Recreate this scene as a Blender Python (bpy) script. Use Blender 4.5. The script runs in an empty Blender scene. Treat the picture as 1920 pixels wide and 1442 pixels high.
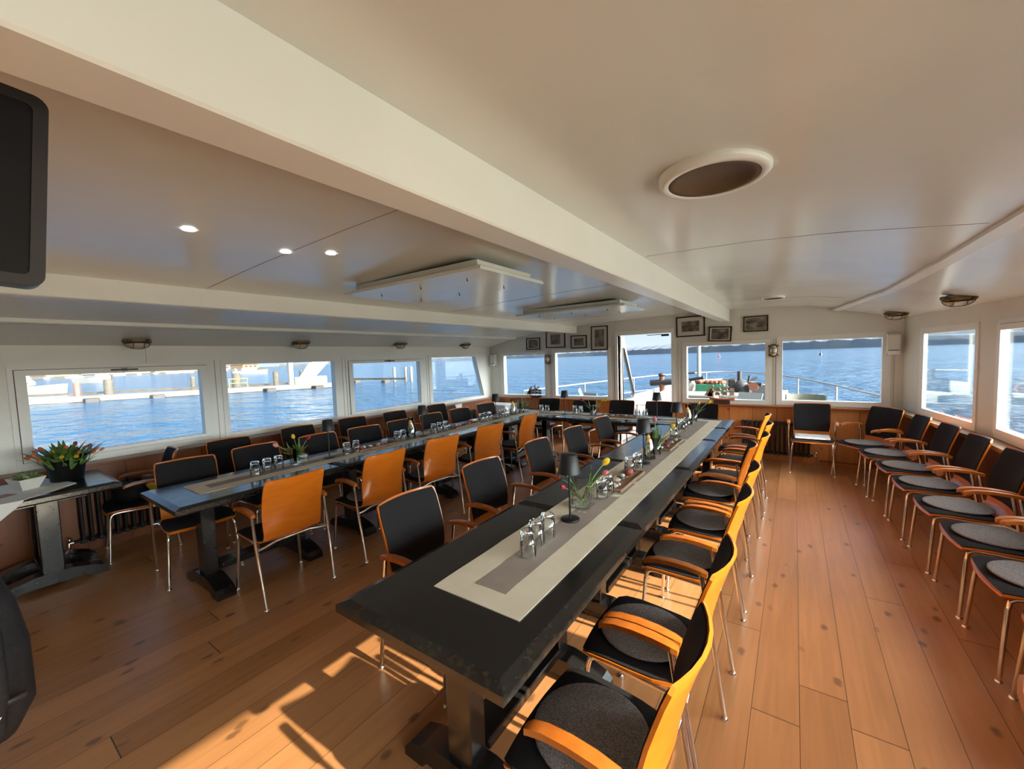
import bpy, math, random
from mathutils import Vector, Matrix
random.seed(7)
PI = math.pi
S = bpy.context.scene
COL = S.collection

# ------------------------------------------------------------------ camera, world, sun, exposure
cam = bpy.data.cameras.new('camera'); cam.lens = 14.25; cam.sensor_width = 36; cam.sensor_fit = 'HORIZONTAL'
cam.clip_start = 0.02; cam.clip_end = 6000
co = bpy.data.objects.new('camera', cam); COL.objects.link(co)
r_, u_, b_ = (0.82061436, 0.57047849, -0.03385794), (-0.00973634, 0.07319347, 0.99727023), (0.5713994, -0.81804463, 0.06561798)
co.matrix_world = Matrix(((r_[0], u_[0], b_[0], 0), (r_[1], u_[1], b_[1], 0), (r_[2], u_[2], b_[2], 1.65), (0, 0, 0, 1)))
S.camera = co
S.view_settings.view_transform = 'Standard'; S.view_settings.look = 'None'
S.view_settings.exposure = 1.25; S.view_settings.gamma = 1.0
try: S.view_settings.use_curve_mapping = False
except Exception: pass

SUN_DIR = Vector((1.0, 0.04, 0.487)).normalized()
sl = bpy.data.lights.new('sun', 'SUN'); sl.energy = 7.6; sl.angle = math.radians(0.6); sl.color = (1.0, 0.86, 0.68)
so = bpy.data.objects.new('sun', sl); COL.objects.link(so)
so.rotation_euler = SUN_DIR.to_track_quat('Z', 'Y').to_euler(); so.location = (12, 2, 8)

W = bpy.data.worlds.new('world'); S.world = W; W.use_nodes = True
nt = W.node_tree; nt.nodes.clear()
def N(t, k, **kw):
    n = t.nodes.new(k)
    for a, b in kw.items(): setattr(n, a, b)
    return n
tc = N(nt, 'ShaderNodeTexCoord'); sep = N(nt, 'ShaderNodeSeparateXYZ'); nt.links.new(tc.outputs['Generated'], sep.inputs[0])
ramp = N(nt, 'ShaderNodeValToRGB'); nt.links.new(sep.outputs['Z'], ramp.inputs[0])
e = ramp.color_ramp.elements
e[0].position = 0.0; e[0].color = (0.74, 0.86, 0.97, 1)
e[1].position = 1.0; e[1].color = (0.16, 0.34, 0.72, 1)
q = e.new(0.18); q.color = (0.40, 0.61, 0.88, 1)
q = e.new(0.5); q.color = (0.16, 0.35, 0.70, 1)
# brighter hazy sky around the sun
dot = N(nt, 'ShaderNodeVectorMath', operation='DOT_PRODUCT'); nt.links.new(tc.outputs['Generated'], dot.inputs[0])
dot.inputs[1].default_value = SUN_DIR
mr = N(nt, 'ShaderNodeMapRange'); mr.inputs[1].default_value = 0.0; mr.inputs[2].default_value = 1.0
nt.links.new(dot.outputs['Value'], mr.inputs[0])
pw = N(nt, 'ShaderNodeMath', operation='POWER'); pw.inputs[1].default_value = 3.0; nt.links.new(mr.outputs[0], pw.inputs[0])
mu = N(nt, 'ShaderNodeMath', operation='MULTIPLY'); mu.inputs[1].default_value = 22.0; nt.links.new(pw.outputs[0], mu.inputs[0])
glow = N(nt, 'ShaderNodeVectorMath', operation='SCALE'); glow.inputs[0].default_value = (0.95, 0.98, 0.97); nt.links.new(mu.outputs[0], glow.inputs['Scale'])
add = N(nt, 'ShaderNodeVectorMath', operation='ADD'); nt.links.new(ramp.outputs[0], add.inputs[0]); nt.links.new(glow.outputs[0], add.inputs[1])
bg = N(nt, 'ShaderNodeBackground'); bg.inputs[1].default_value = 0.47; nt.links.new(add.outputs[0], bg.inputs[0])
wo = N(nt, 'ShaderNodeOutputWorld'); nt.links.new(bg.outputs[0], wo.inputs[0])

# added area light standing in for low sun glitter off the lake on the right-hand side (soft light coming up through the right windows)
gl_ = bpy.data.lights.new('lake_glitter', 'AREA'); gl_.shape = 'RECTANGLE'; gl_.size = 24.0; gl_.size_y = 15; gl_.energy = 3000; gl_.color = (1.0, 0.86, 0.66)
go_ = bpy.data.objects.new('lake_glitter', gl_); COL.objects.link(go_); go_.location = (17.4, 3.2, -1.1); go_.rotation_euler = (PI, 0, 0)

# ------------------------------------------------------------------ materials
def mat(name, col=(.8, .8, .8), rough=.5, metal=0, spec=.5, trans=0, coat=0, emis=None, es=0, sheen=0, alpha=1):
    m = bpy.data.materials.new(name); m.use_nodes = True
    p = m.node_tree.nodes['Principled BSDF']
    p.inputs['Base Color'].default_value = (*col, 1); p.inputs['Roughness'].default_value = rough
    p.inputs['Metallic'].default_value = metal; p.inputs['Specular IOR Level'].default_value = spec
    p.inputs['Transmission Weight'].default_value = trans; p.inputs['Coat Weight'].default_value = coat
    p.inputs['Sheen Weight'].default_value = sheen
    if emis: p.inputs['Emission Color'].default_value = (*emis, 1); p.inputs['Emission Strength'].default_value = es
    return m
def noisy(m, c1, c2, scale=(5, 5, 5), detail=4, lo=.35, hi=.65, rough=None, bump=0, bscale=None, dist=0):
    t = m.node_tree; p = t.nodes['Principled BSDF']
    g = N(t, 'ShaderNodeTexCoord'); mp = N(t, 'ShaderNodeMapping'); mp.inputs['Scale'].default_value = scale
    t.links.new(g.outputs['Object'], mp.inputs[0])
    n = N(t, 'ShaderNodeTexNoise'); n.inputs['Scale'].default_value = 1; n.inputs['Detail'].default_value = detail; n.inputs['Distortion'].default_value = dist
    t.links.new(mp.outputs[0], n.inputs['Vector'])
    r = N(t, 'ShaderNodeValToRGB'); r.color_ramp.elements[0].position = lo; r.color_ramp.elements[1].position = hi
    r.color_ramp.elements[0].color = (*c1, 1); r.color_ramp.elements[1].color = (*c2, 1)
    t.links.new(n.outputs['Fac'], r.inputs[0]); t.links.new(r.outputs[0], p.inputs['Base Color'])
    if rough:
        k = N(t, 'ShaderNodeMapRange'); k.inputs[3].default_value = rough[0]; k.inputs[4].default_value = rough[1]
        t.links.new(n.outputs['Fac'], k.inputs[0]); t.links.new(k.outputs[0], p.inputs['Roughness'])
    if bump:
        bn = n
        if bscale:
            mp2 = N(t, 'ShaderNodeMapping'); mp2.inputs['Scale'].default_value = bscale; t.links.new(g.outputs['Object'], mp2.inputs[0])
            bn = N(t, 'ShaderNodeTexNoise'); bn.inputs['Scale'].default_value = 1; bn.inputs['Detail'].default_value = 3; t.links.new(mp2.outputs[0], bn.inputs['Vector'])
        b = N(t, 'ShaderNodeBump'); b.inputs['Strength'].default_value = bump; b.inputs['Distance'].default_value = .01
        t.links.new(bn.outputs['Fac'], b.inputs['Height']); t.links.new(b.outputs[0], p.inputs['Normal'])
    return m
M = {}
M['wall'] = noisy(mat('wall_paint', rough=.4), (.69, .68, .61), (.73, .72, .65), (3, 3, 3), bump=.05, bscale=(40, 40, 40))
M['ceil'] = noisy(mat('ceiling_paint', rough=.2, spec=.6), (.71, .73, .67), (.75, .77, .71), (1.5, 1.5, 1.5), rough=(.15, .27), bump=.03, bscale=(4, 4, 4))
M['beam'] = noisy(mat('beam_paint', rough=.3), (.76, .77, .71), (.80, .81, .75), (2, 2, 2), rough=(.25, .38), bump=.03, bscale=(20, 20, 20))
M['frame'] = mat('window_frame_white', (.80, .80, .75), .35)
M['wall_lit'] = noisy(mat('lit_wall_paint', rough=.4), (.80, .80, .74), (.83, .83, .77), (3, 3, 3), bump=.05, bscale=(40, 40, 40))  # wall paint lightened for the left wall, window light put into its colour
M['seam'] = mat('dark_rubber_seam', (.10, .085, .07), .8)  # dark rubber of the sash gaskets
M['blackmetal'] = mat('black_metal', (.012, .012, .013), .45)
M['castiron'] = mat('dark_cast_iron', (.018, .015, .014), .5)
M['chrome'] = mat('chrome_tube', (.78, .76, .72), .14, 1)
M['ply'] = noisy(mat('orange_plywood', rough=.32, coat=.3), (.47, .112, .004), (.53, .138, .007), (6, 6, 30), rough=(.28, .4))
M['arm'] = noisy(mat('armrest_wood', rough=.3, coat=.2), (.36, .092, .009), (.43, .12, .014), (20, 20, 6))
M['fabric'] = noisy(mat('black_upholstery', rough=.85, sheen=.0, spec=.2), (.010, .009, .011), (.018, .016, .018), (200, 200, 200), bump=.2)
M['felt'] = noisy(mat('grey_felt', rough=.95, spec=.1), (.13, .115, .115), (.30, .27, .265), (260, 260, 260), detail=2, bump=.4)
M['black'] = mat('black_plastic', (.01, .01, .011), .35)
M['screen'] = mat('dark_screen', (.006, .005, .006), .55, spec=.25)
M['bagcloth'] = noisy(mat('black_nylon', rough=.75, spec=.3), (.007, .007, .008), (.013, .012, .014), (60, 60, 60), bump=.2)
M['white'] = mat('white_paint', (.8, .8, .78), .45)
M['paper'] = mat('white_paper', (.78, .78, .76), .8)
M['brass'] = mat('aged_brass', (.20, .13, .06), .35, 1)
M['pictureframe'] = mat('dark_frame_wood', (.022, .009, .006), .45, spec=.3)
M['mount'] = mat('picture_mount', (.62, .56, .48), .3)
M['leaf'] = noisy(mat('tulip_leaf', rough=.45), (.06, .13, .03), (.16, .28, .06), (30, 30, 30))
M['stem'] = mat('tulip_stem', (.20, .32, .07), .5)
M['red'] = mat('red_petal', (.42, .015, .03), .5)
M['orange'] = mat('orange_petal', (.62, .15, .05), .5)
M['pink'] = mat('pink_petal', (.70, .25, .25), .5)
M['yellow'] = mat('yellow_petal', (.80, .52, .02), .5)
M['tan'] = noisy(mat('driftwood_tray', rough=.7), (.16, .09, .05), (.32, .20, .12), (30, 8, 30))
M['stone'] = noisy(mat('pebble_stone', rough=.5), (.35, .28, .22), (.62, .55, .48), (60, 60, 60))
M['stone_dark'] = noisy(mat('dark_pebble', rough=.4), (.05, .06, .05), (.14, .15, .13), (60, 60, 60))
M['stone_red'] = noisy(mat('red_pebble', rough=.4), (.30, .04, .03), (.42, .10, .08), (60, 60, 60))
M['soil'] = noisy(mat('soil', rough=.95), (.03, .02, .015), (.09, .06, .04), (60, 60, 60))
M['planter'] = mat('white_ceramic', (.70, .68, .62), .4)
M['cushion_white'] = mat('pale_cushion', (.62, .62, .64), .8)
M['orange_slice'] = mat('orange_slice', (.85, .42, .05), .4)
M['hull'] = noisy(mat('model_hull_wood', rough=.4), (.42, .12, .035), (.60, .21, .07), (20, 60, 20))
M['hull_dark'] = mat('dark_model_hull', (.06, .03, .02), .5)
M['sail'] = mat('linen_sail', (.55, .45, .34), .8)
M['sail_dark'] = mat('dark_red_sail', (.14, .07, .05), .8)
M['led'] = mat('downlight_glow', (.9, .9, .9), .4, emis=(1, .93, .82), es=6)
M['mesh'] = noisy(mat('brown_speaker_mesh', rough=.6, spec=.3), (.10, .065, .035), (.14, .09, .05), (150, 150, 150))
M['lampglass'] = mat('frosted_lamp_glass', (.55, .52, .45), .2)
M['greypole'] = mat('grey_paint', (.085, .085, .08), .5)
M['yellowpaint'] = mat('yellow_paint', (.34, .24, .02), .5)
M['redpaint'] = mat('pale_red_paint', (.15, .05, .035), .6)
M['concrete'] = noisy(mat('pontoon_concrete', rough=.8), (.085, .083, .07), (.12, .115, .10), (1, 1, 1))
M['pile'] = noisy(mat('weathered_timber', rough=.8), (.035, .030, .022), (.06, .052, .04), (2, 2, 5))
M['deckpaint'] = mat('deck_paint', (.12, .117, .11), .6)
M['outwhite'] = mat('exterior_white_paint', (.24, .24, .23), .4)
M['wicker'] = mat('pale_wicker', (.12, .125, .10), .7)
M['greenbox'] = mat('green_planter', (.02, .12, .06), .5)
M['tuft'] = noisy(mat('heather_flowers', rough=.9), (.13, .04, .025), (.22, .08, .04), (30, 30, 30))
M['rust'] = mat('orange_rust', (.12, .035, .012), .7)
M['roof'] = mat('red_roof_tile', (.07, .024, .014), .8)
M['house'] = mat('house_plaster', (.13, .095, .055), .8)
M['housew'] = mat('white_plaster', (.16, .15, .125), .8)
M['darkglass'] = mat('dark_glazing', (.03, .04, .05), .1)
M['chip'] = noisy(mat('worn_green_patina', rough=.35), (.10, .10, .075), (.30, .29, .22), (70, 70, 70), detail=6, bump=.4)

def glassy(name, tint=(1, 1, 1), refl=.12, edge=.35, ior=1.45):
    m = bpy.data.materials.new(name); m.use_nodes = True; t = m.node_tree; t.nodes.clear()
    tr = N(t, 'ShaderNodeBsdfTransparent'); tr.inputs[0].default_value = (*tint, 1)
    gl = N(t, 'ShaderNodeBsdfGlossy'); gl.inputs['Roughness'].default_value = .03; gl.inputs[0].default_value = (1, 1, 1, 1)
    fr = N(t, 'ShaderNodeFresnel'); fr.inputs[0].default_value = ior
    ma = N(t, 'ShaderNodeMath', operation='MULTIPLY_ADD'); ma.inputs[1].default_value = edge; ma.inputs[2].default_value = refl
    t.links.new(fr.outputs[0], ma.inputs[0]); mx = N(t, 'ShaderNodeMixShader'); t.links.new(ma.outputs[0], mx.inputs[0])
    t.links.new(tr.outputs[0], mx.inputs[1]); t.links.new(gl.outputs[0], mx.inputs[2])
    o = N(t, 'ShaderNodeOutputMaterial'); t.links.new(mx.outputs[0], o.inputs[0]); return m
M['pane'] = glassy('window_pane', (.97, .985, .98), 0.0, .12, 1.45)
M['pane_side'] = glassy('side_window_pane', (.95, .98, .97), 0.0, .40, 1.45)
M['tumbler'] = glassy('tumbler_glass', (.975, .985, .98), .03, 1.0, 1.5)
M['waterfill'] = glassy('vase_water', (.93, .97, .91), .02, .8, 1.33)

# plank floor
def plank_material(name, along='Y', width=.183, off=.033, base=((.30, .130, .046), (.52, .245, .098)), rough=(.22, .42), length=3.2, knots=True, gap=.016):
    m = bpy.data.materials.new(name); m.use_nodes = True; t = m.node_tree; p = t.nodes['Principled BSDF']; L = t.links.new
    g = N(t, 'ShaderNodeNewGeometry'); s = N(t, 'ShaderNodeSeparateXYZ'); L(g.outputs['Position'], s.inputs[0])
    def mth(op, a, b=None, c=None):
        n = N(t, 'ShaderNodeMath', operation=op)
        for i, v in enumerate((a, b, c)):
            if v is None: continue
            if isinstance(v, (int, float)): n.inputs[i].default_value = v
            else: L(v, n.inputs[i])
        return n.outputs[0]
    ac, al = (s.outputs['X'], s.outputs['Y']) if along == 'Y' else ((s.outputs['X'], s.outputs['Z']) if along == 'Z' else (s.outputs['Y'], s.outputs['Z']))
    u = mth('DIVIDE', mth('SUBTRACT', ac, off), width); iu = mth('FLOOR', u); fu = mth('FRACT', u)
    wn = N(t, 'ShaderNodeTexWhiteNoise', noise_dimensions='1D'); L(iu, wn.inputs['W'])
    v = mth('DIVIDE', mth('ADD', al, mth('MULTIPLY', wn.outputs['Value'], 7.0)), length); iv = mth('FLOOR', v); fv = mth('FRACT', v)
    cb = N(t, 'ShaderNodeCombineXYZ'); L(iu, cb.inputs[0]); L(iv, cb.inputs[1])
    w2 = N(t, 'ShaderNodeTexWhiteNoise', noise_dimensions='2D'); L(cb.outputs[0], w2.inputs['Vector'])
    # grain
    mp = N(t, 'ShaderNodeVectorMath', operation='MULTIPLY'); L(g.outputs['Position'], mp.inputs[0])
    mp.inputs[1].default_value = (28, 1.6, 28) if along == 'Y' else (28, 28, 1.6)
    mo = N(t, 'ShaderNodeVectorMath', operation='ADD'); L(mp.outputs[0], mo.inputs[0]); L(w2.outputs['Color'], mo.inputs[1])
    n1 = N(t, 'ShaderNodeTexNoise'); n1.inputs['Scale'].default_value = 1; n1.inputs['Detail'].default_value = 5; n1.inputs['Distortion'].default_value = .6; L(mo.outputs[0], n1.inputs['Vector'])
    n2 = N(t, 'ShaderNodeTexNoise'); n2.inputs['Scale'].default_value = 1.6; n2.inputs['Detail'].default_value = 3; L(g.outputs['Position'], n2.inputs['Vector'])
    f = mth('ADD', mth('ADD', mth('MULTIPLY', w2.outputs['Value'], .42), mth('MULTIPLY', n1.outputs['Fac'], .6)), mth('MULTIPLY', n2.outputs['Fac'], .35))
    r = N(t, 'ShaderNodeValToRGB'); r.color_ramp.elements[0].position = .35; r.color_ramp.elements[1].position = 1.0
    r.color_ramp.elements[0].color = (*base[0], 1); r.color_ramp.elements[1].color = (*base[1], 1); L(f, r.inputs[0])
    col = r.outputs[0]
    if knots:
        vo = N(t, 'ShaderNodeTexVoronoi', feature='F1'); vo.inputs['Scale'].default_value = 1
        mv = N(t, 'ShaderNodeVectorMath', operation='MULTIPLY'); L(g.outputs['Position'], mv.inputs[0]); mv.inputs[1].default_value = (7.0, 3.8, 6)
        L(mv.outputs[0], vo.inputs['Vector'])
        n3 = N(t, 'ShaderNodeTexNoise'); n3.inputs['Scale'].default_value = 22; n3.inputs['Detail'].default_value = 2; L(g.outputs['Position'], n3.inputs['Vector'])
        dd = mth('ADD', vo.outputs['Distance'], mth('MULTIPLY', n3.outputs['Fac'], .16))
        kn = N(t, 'ShaderNodeMapRange', interpolation_type='SMOOTHSTEP'); kn.inputs[1].default_value = .15; kn.inputs[2].default_value = .25; kn.inputs[3].default_value = .70; kn.inputs[4].default_value = 0; L(dd, kn.inputs[0])
        mx = N(t, 'ShaderNodeMix', data_type='RGBA'); L(kn.outputs[0], mx.inputs[0]); L(col, mx.inputs[6]); mx.inputs[7].default_value = (.10, .045, .02, 1); col = mx.outputs[2]
    gx = mth('LESS_THAN', fu, gap); gy = mth('LESS_THAN', fv, .0016)
    gg = mth('MAXIMUM', gx, gy)
    m2 = N(t, 'ShaderNodeMix', data_type='RGBA'); L(mth('MULTIPLY', gg, .85), m2.inputs[0]); L(col, m2.inputs[6]); m2.inputs[7].default_value = (.03, .012, .006, 1)
    L(m2.outputs[2], p.inputs['Base Color'])
    k = N(t, 'ShaderNodeMapRange'); k.inputs[3].default_value = rough[0]; k.inputs[4].default_value = rough[1]; L(n2.outputs['Fac'], k.inputs[0]); L(k.outputs[0], p.inputs['Roughness'])
    b = N(t, 'ShaderNodeBump'); b.inputs['Strength'].default_value = .25; b.inputs['Distance'].default_value = .004
    L(mth('SUBTRACT', mth('MULTIPLY', n1.outputs['Fac'], .25), gg), b.inputs['Height']); L(b.outputs[0], p.inputs['Normal'])
    return m
M['floor'] = plank_material('plank_floor')
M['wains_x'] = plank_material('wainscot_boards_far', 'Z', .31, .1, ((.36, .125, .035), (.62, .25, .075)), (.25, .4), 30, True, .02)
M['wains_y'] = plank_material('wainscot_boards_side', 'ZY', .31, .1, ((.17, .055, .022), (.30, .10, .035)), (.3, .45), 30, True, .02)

# table lacquer: black with worn edges
def lacquer(name, worn, wc=(.1, .07, .04), sc=30):
    m = mat(name, (.012, .011, .012), .14, spec=.55)
    t = m.node_tree; p = t.nodes['Principled BSDF']; g = N(t, 'ShaderNodeTexCoord')
    n = N(t, 'ShaderNodeTexNoise'); n.inputs['Scale'].default_value = sc; n.inputs['Detail'].default_value = 6; t.links.new(g.outputs['Object'], n.inputs['Vector'])
    r = N(t, 'ShaderNodeValToRGB'); r.color_ramp.elements[0].position = worn; r.color_ramp.elements[1].position = worn+.22
    r.color_ramp.elements[0].color = (.013, .012, .012, 1); r.color_ramp.elements[1].color = (*wc, 1)
    t.links.new(n.outputs['Fac'], r.inputs[0]); t.links.new(r.outputs[0], p.inputs['Base Color'])
    k = N(t, 'ShaderNodeMapRange'); k.inputs[3].default_value = .10; k.inputs[4].default_value = .30; t.links.new(n.outputs['Fac'], k.inputs[0]); t.links.new(k.outputs[0], p.inputs['Roughness'])
    return m
M['lacquer'] = lacquer('black_lacquer', .85)
M['lacquer_leg'] = lacquer('black_stained_leg', .60, (.05, .042, .03), 24)
M['lacquer_edge'] = lacquer('worn_black_edge', .48, (.040, .027, .016), 45)
M['runner'] = noisy(mat('beige_table_runner', rough=.85, spec=.2), (.68, .60, .47), (.72, .64, .51), (8, 8, 8), bump=.25, bscale=(9, 3, 9))
M['band'] = noisy(mat('taupe_runner_band', rough=.85, spec=.2), (.29, .24, .21), (.33, .275, .24), (8, 8, 8), bump=.25, bscale=(9, 3, 9))

# photo prints in the picture frames
def print_mat(name, seed, sc):
    m = mat(name, rough=.25); t = m.node_tree; p = t.nodes['Principled BSDF']; g = N(t, 'ShaderNodeTexCoord')
    mp = N(t, 'ShaderNodeMapping'); mp.inputs['Location'].default_value = (seed, seed*2, 0); mp.inputs['Scale'].default_value = sc; t.links.new(g.outputs['Object'], mp.inputs[0])
    n = N(t, 'ShaderNodeTexNoise'); n.inputs['Scale'].default_value = 1; n.inputs['Detail'].default_value = 5; t.links.new(mp.outputs[0], n.inputs['Vector'])
    r = N(t, 'ShaderNodeValToRGB'); r.color_ramp.elements[0].position = .30; r.color_ramp.elements[1].position = .72
    r.color_ramp.elements[0].color = (.04, .034, .026, 1); r.color_ramp.elements[1].color = (.30, .26, .20, 1)
    t.links.new(n.outputs['Fac'], r.inputs[0]); t.links.new(r.outputs[0], p.inputs['Base Color']); return m

# lake
wm = bpy.data.materials.new('lake_water'); wm.use_nodes = True; t = wm.node_tree; p = t.nodes['Principled BSDF']
p.inputs['Base Color'].default_value = (.012, .05, .105, 1); p.inputs['Roughness'].default_value = .12; p.inputs['IOR'].default_value = 1.33
g = N(t, 'ShaderNodeNewGeometry'); hs = []
for sc, wt in (((.22, .30, 1), 2.6), ((.9, 1.1, 1), 1.0), ((3.2, 3.6, 1), .28)):
    mp = N(t, 'ShaderNodeVectorMath', operation='MULTIPLY'); mp.inputs[1].default_value = sc; t.links.new(g.outputs['Position'], mp.inputs[0])
    n = N(t, 'ShaderNodeTexNoise'); n.inputs['Scale'].default_value = 1; n.inputs['Detail'].default_value = 3; t.links.new(mp.outputs[0], n.inputs['Vector'])
    k = N(t, 'ShaderNodeMath', operation='MULTIPLY'); k.inputs[1].default_value = wt; t.links.new(n.outputs['Fac'], k.inputs[0]); hs.append(k.outputs[0])
a1 = N(t, 'ShaderNodeMath', operation='ADD'); t.links.new(hs[0], a1.inputs[0]); t.links.new(hs[1], a1.inputs[1])
a2 = N(t, 'ShaderNodeMath', operation='ADD'); t.links.new(a1.outputs[0], a2.inputs[0]); t.links.new(hs[2], a2.inputs[1])
bp = N(t, 'ShaderNodeBump'); bp.inputs['Strength'].default_value = 1.0; bp.inputs['Distance'].default_value = .55; t.links.new(a2.outputs[0], bp.inputs['Height']); t.links.new(bp.outputs[0], p.inputs['Normal'])
M['lake'] = wm
M['forest'] = noisy(mat('distant_forest', rough=1, spec=0), (.075, .095, .125), (.105, .12, .135), (.02, .02, .02))  # distance haze mixed into the forest colour as blue-grey

# ------------------------------------------------------------------ mesh helpers
class MB:
    def __init__(s): s.v = []; s.f = []; s.m = []; s.s = []
    def add(s, vs, fs, mi=0, smooth=False):
        o = len(s.v); s.v += [tuple(v) for v in vs]
        for f in fs: s.f.append([i+o for i in f]); s.m.append(mi); s.s.append(smooth)
        return s
    def box(s, x0, x1, y0, y1, z0, z1, mi=0, T=None):
        vs = [Vector(c) for c in ((x0, y0, z0), (x1, y0, z0), (x1, y1, z0), (x0, y1, z0), (x0, y0, z1), (x1, y0, z1), (x1, y1, z1), (x0, y1, z1))]
        if T: vs = [T @ v for v in vs]
        return s.add(vs, [(0, 3, 2, 1), (4, 5, 6, 7), (0, 1, 5, 4), (1, 2, 6, 5), (2, 3, 7, 6), (3, 0, 4, 7)], mi)
    def bev(s, x0, x1, y0, y1, z0, z1, b, mi=0, T=None):   # box with chamfered vertical and top edges
        vs = []
        for z, k in ((z0, b), (z0+b, 0), (z1-b, 0), (z1, b)):
            X0, X1, Y0, Y1 = x0+k, x1-k, y0+k, y1-k
            vs += [(X0+b, Y0, z), (X1-b, Y0, z), (X1, Y0+b, z), (X1, Y1-b, z), (X1-b, Y1, z), (X0+b, Y1, z), (X0, Y1-b, z), (X0, Y0+b, z)]
        vs = [Vector(v) for v in vs]
        if T: vs = [T @ v for v in vs]
        fs = [tuple(range(7, -1, -1)), tuple(range(24, 32))]
        for r in range(3):
            for i in range(8): fs.append((r*8+i, r*8+(i+1) % 8, r*8+8+(i+1) % 8, r*8+8+i))
        return s.add(vs, fs, mi)
    def tube(s, pts, r, n=8, mi=0, caps=True):
        pts = [Vector(p) for p in pts]; rings = []; R = r if isinstance(r, (list, tuple)) else [r]*len(pts)
        up = None
        for i, p in enumerate(pts):
            d = (pts[min(i+1, len(pts)-1)]-pts[max(i-1, 0)]).normalized()
            if up is None: up = Vector((0, 0, 1)) if abs(d.z) < .9 else Vector((1, 0, 0))
            a = d.cross(up).normalized(); up = a.cross(d).normalized()
            rings.append([p+R[i]*(math.cos(2*PI*k/n)*a+math.sin(2*PI*k/n)*up) for k in range(n)])
        vs = [v for q in rings for v in q]; fs = []
        for i in range(len(pts)-1):
            for k in range(n): fs.append((i*n+k, i*n+(k+1) % n, (i+1)*n+(k+1) % n, (i+1)*n+k))
        s.add(vs, fs, mi, True)
        if caps: s.add(rings[0], [tuple(range(n-1, -1, -1))], mi); s.add(rings[-1], [tuple(range(n))], mi)
        return s
    def lathe(s, prof, n=20, c=(0, 0, 0), mi=0, T=None, smooth=True, caps=True):
        vs = []; c = Vector(c)
        for r, z in prof:
            for k in range(n): vs.append(Vector((r*math.cos(2*PI*k/n), r*math.sin(2*PI*k/n), z)))
        vs = [(T @ v if T else v)+c for v in vs]; fs = []
        for i in range(len(prof)-1):
            for k in range(n): fs.append((i*n+k, i*n+(k+1) % n, (i+1)*n+(k+1) % n, (i+1)*n+k))
        s.add(vs, fs, mi, smooth)
        if caps and prof[0][0] > 1e-5: s.add(vs[:n], [tuple(range(n-1, -1, -1))], mi)
        if caps and prof[-1][0] > 1e-5: s.add(vs[-n:], [tuple(range(n))], mi)
        return s
    def prism(s, poly, axis, a, b, mi=0, T=None):     # poly 2D in the two other axes, extruded from a to b
        def P(u, v, w): return {'x': (w, u, v), 'y': (u, w, v), 'z': (u, v, w)}[axis]
        n = len(poly); vs = [Vector(P(u, v, a)) for u, v in poly]+[Vector(P(u, v, b)) for u, v in poly]
        if T: vs = [T @ v for v in vs]
        fs = [tuple(range(n)), tuple(range(2*n-1, n-1, -1))]+[(i, n+i, n+(i+1) % n, (i+1) % n) for i in range(n)]
        return s.add(vs, fs, mi)
    def grid(s, G, mi=0, smooth=True):
        r, c = len(G), len(G[0]); vs = [v for row in G for v in row]
        return s.add(vs, [(i*c+j, i*c+j+1, (i+1)*c+j+1, (i+1)*c+j) for i in range(r-1) for j in range(c-1)], mi, smooth)
    def shell(s, G, H, mi=0, smooth=True):            # closed solid between two grids
        r, c = len(G), len(G[0]); s.grid(G, mi, smooth); s.grid([list(reversed(q)) for q in H], mi, smooth)
        lp = [(0, j) for j in range(c)]+[(i, c-1) for i in range(1, r)]+[(r-1, j) for j in range(c-2, -1, -1)]+[(i, 0) for i in range(r-2, 0, -1)]
        A = [G[i][j] for i, j in lp]; B = [H[i][j] for i, j in lp]; n = len(lp)
        return s.add(A+B, [(i, n+i, n+(i+1) % n, (i+1) % n) for i in range(n)], mi)
    def blob(s, c, r, n=8, mi=0, T=None, jit=0):
        vs = []; fs = []; m = n//2+1
        for i in range(m+1):
            th = PI*i/m
            for k in range(n):
                j = 1+random.uniform(-jit, jit)
                v = Vector((r[0]*math.sin(th)*math.cos(2*PI*k/n)*j, r[1]*math.sin(th)*math.sin(2*PI*k/n)*j, r[2]*math.cos(th)))
                vs.append((T @ v if T else v)+Vector(c))
        for i in range(m):
            for k in range(n): fs.append((i*n+k, (i+1)*n+k, (i+1)*n+(k+1) % n, i*n+(k+1) % n))
        return s.add(vs, fs, mi, True)
    def build(s, name, mats, parent=None, loc=None, rot=None):
        me = bpy.data.meshes.new(name); me.from_pydata(s.v, [], s.f)
        for m_ in (mats if isinstance(mats, (list, tuple)) else [mats]): me.materials.append(M[m_] if isinstance(m_, str) else m_)
        me.polygons.foreach_set('material_index', s.m); me.polygons.foreach_set('use_smooth', s.s); me.update()
        o = bpy.data.objects.new(name, me); COL.objects.link(o)
        if parent: o.parent = parent
        if loc: o.location = loc
        if rot is not None: o.rotation_euler = (0, 0, rot) if isinstance(rot, (int, float)) else rot
        return o
def tag(o, label, cat, group=None, kind=None):
    if label: o['label'] = label
    if cat: o['category'] = cat
    if group: o['group'] = group
    if kind: o['kind'] = kind
    return o
def struct(o, label=None): o['kind'] = 'structure'; return o
def empty(name, label, cat, loc=(0, 0, 0), rot=0, group=None):
    o = bpy.data.objects.new(name, None); COL.objects.link(o); o.location = loc; o.rotation_euler = (0, 0, rot); o.empty_display_size = .05
    return tag(o, label, cat, group)
def copy_tree(o, parent=None):
    c = o.copy(); COL.objects.link(c); c.parent = parent
    for ch in list(o.children): copy_tree(ch, c)
    return c
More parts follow.
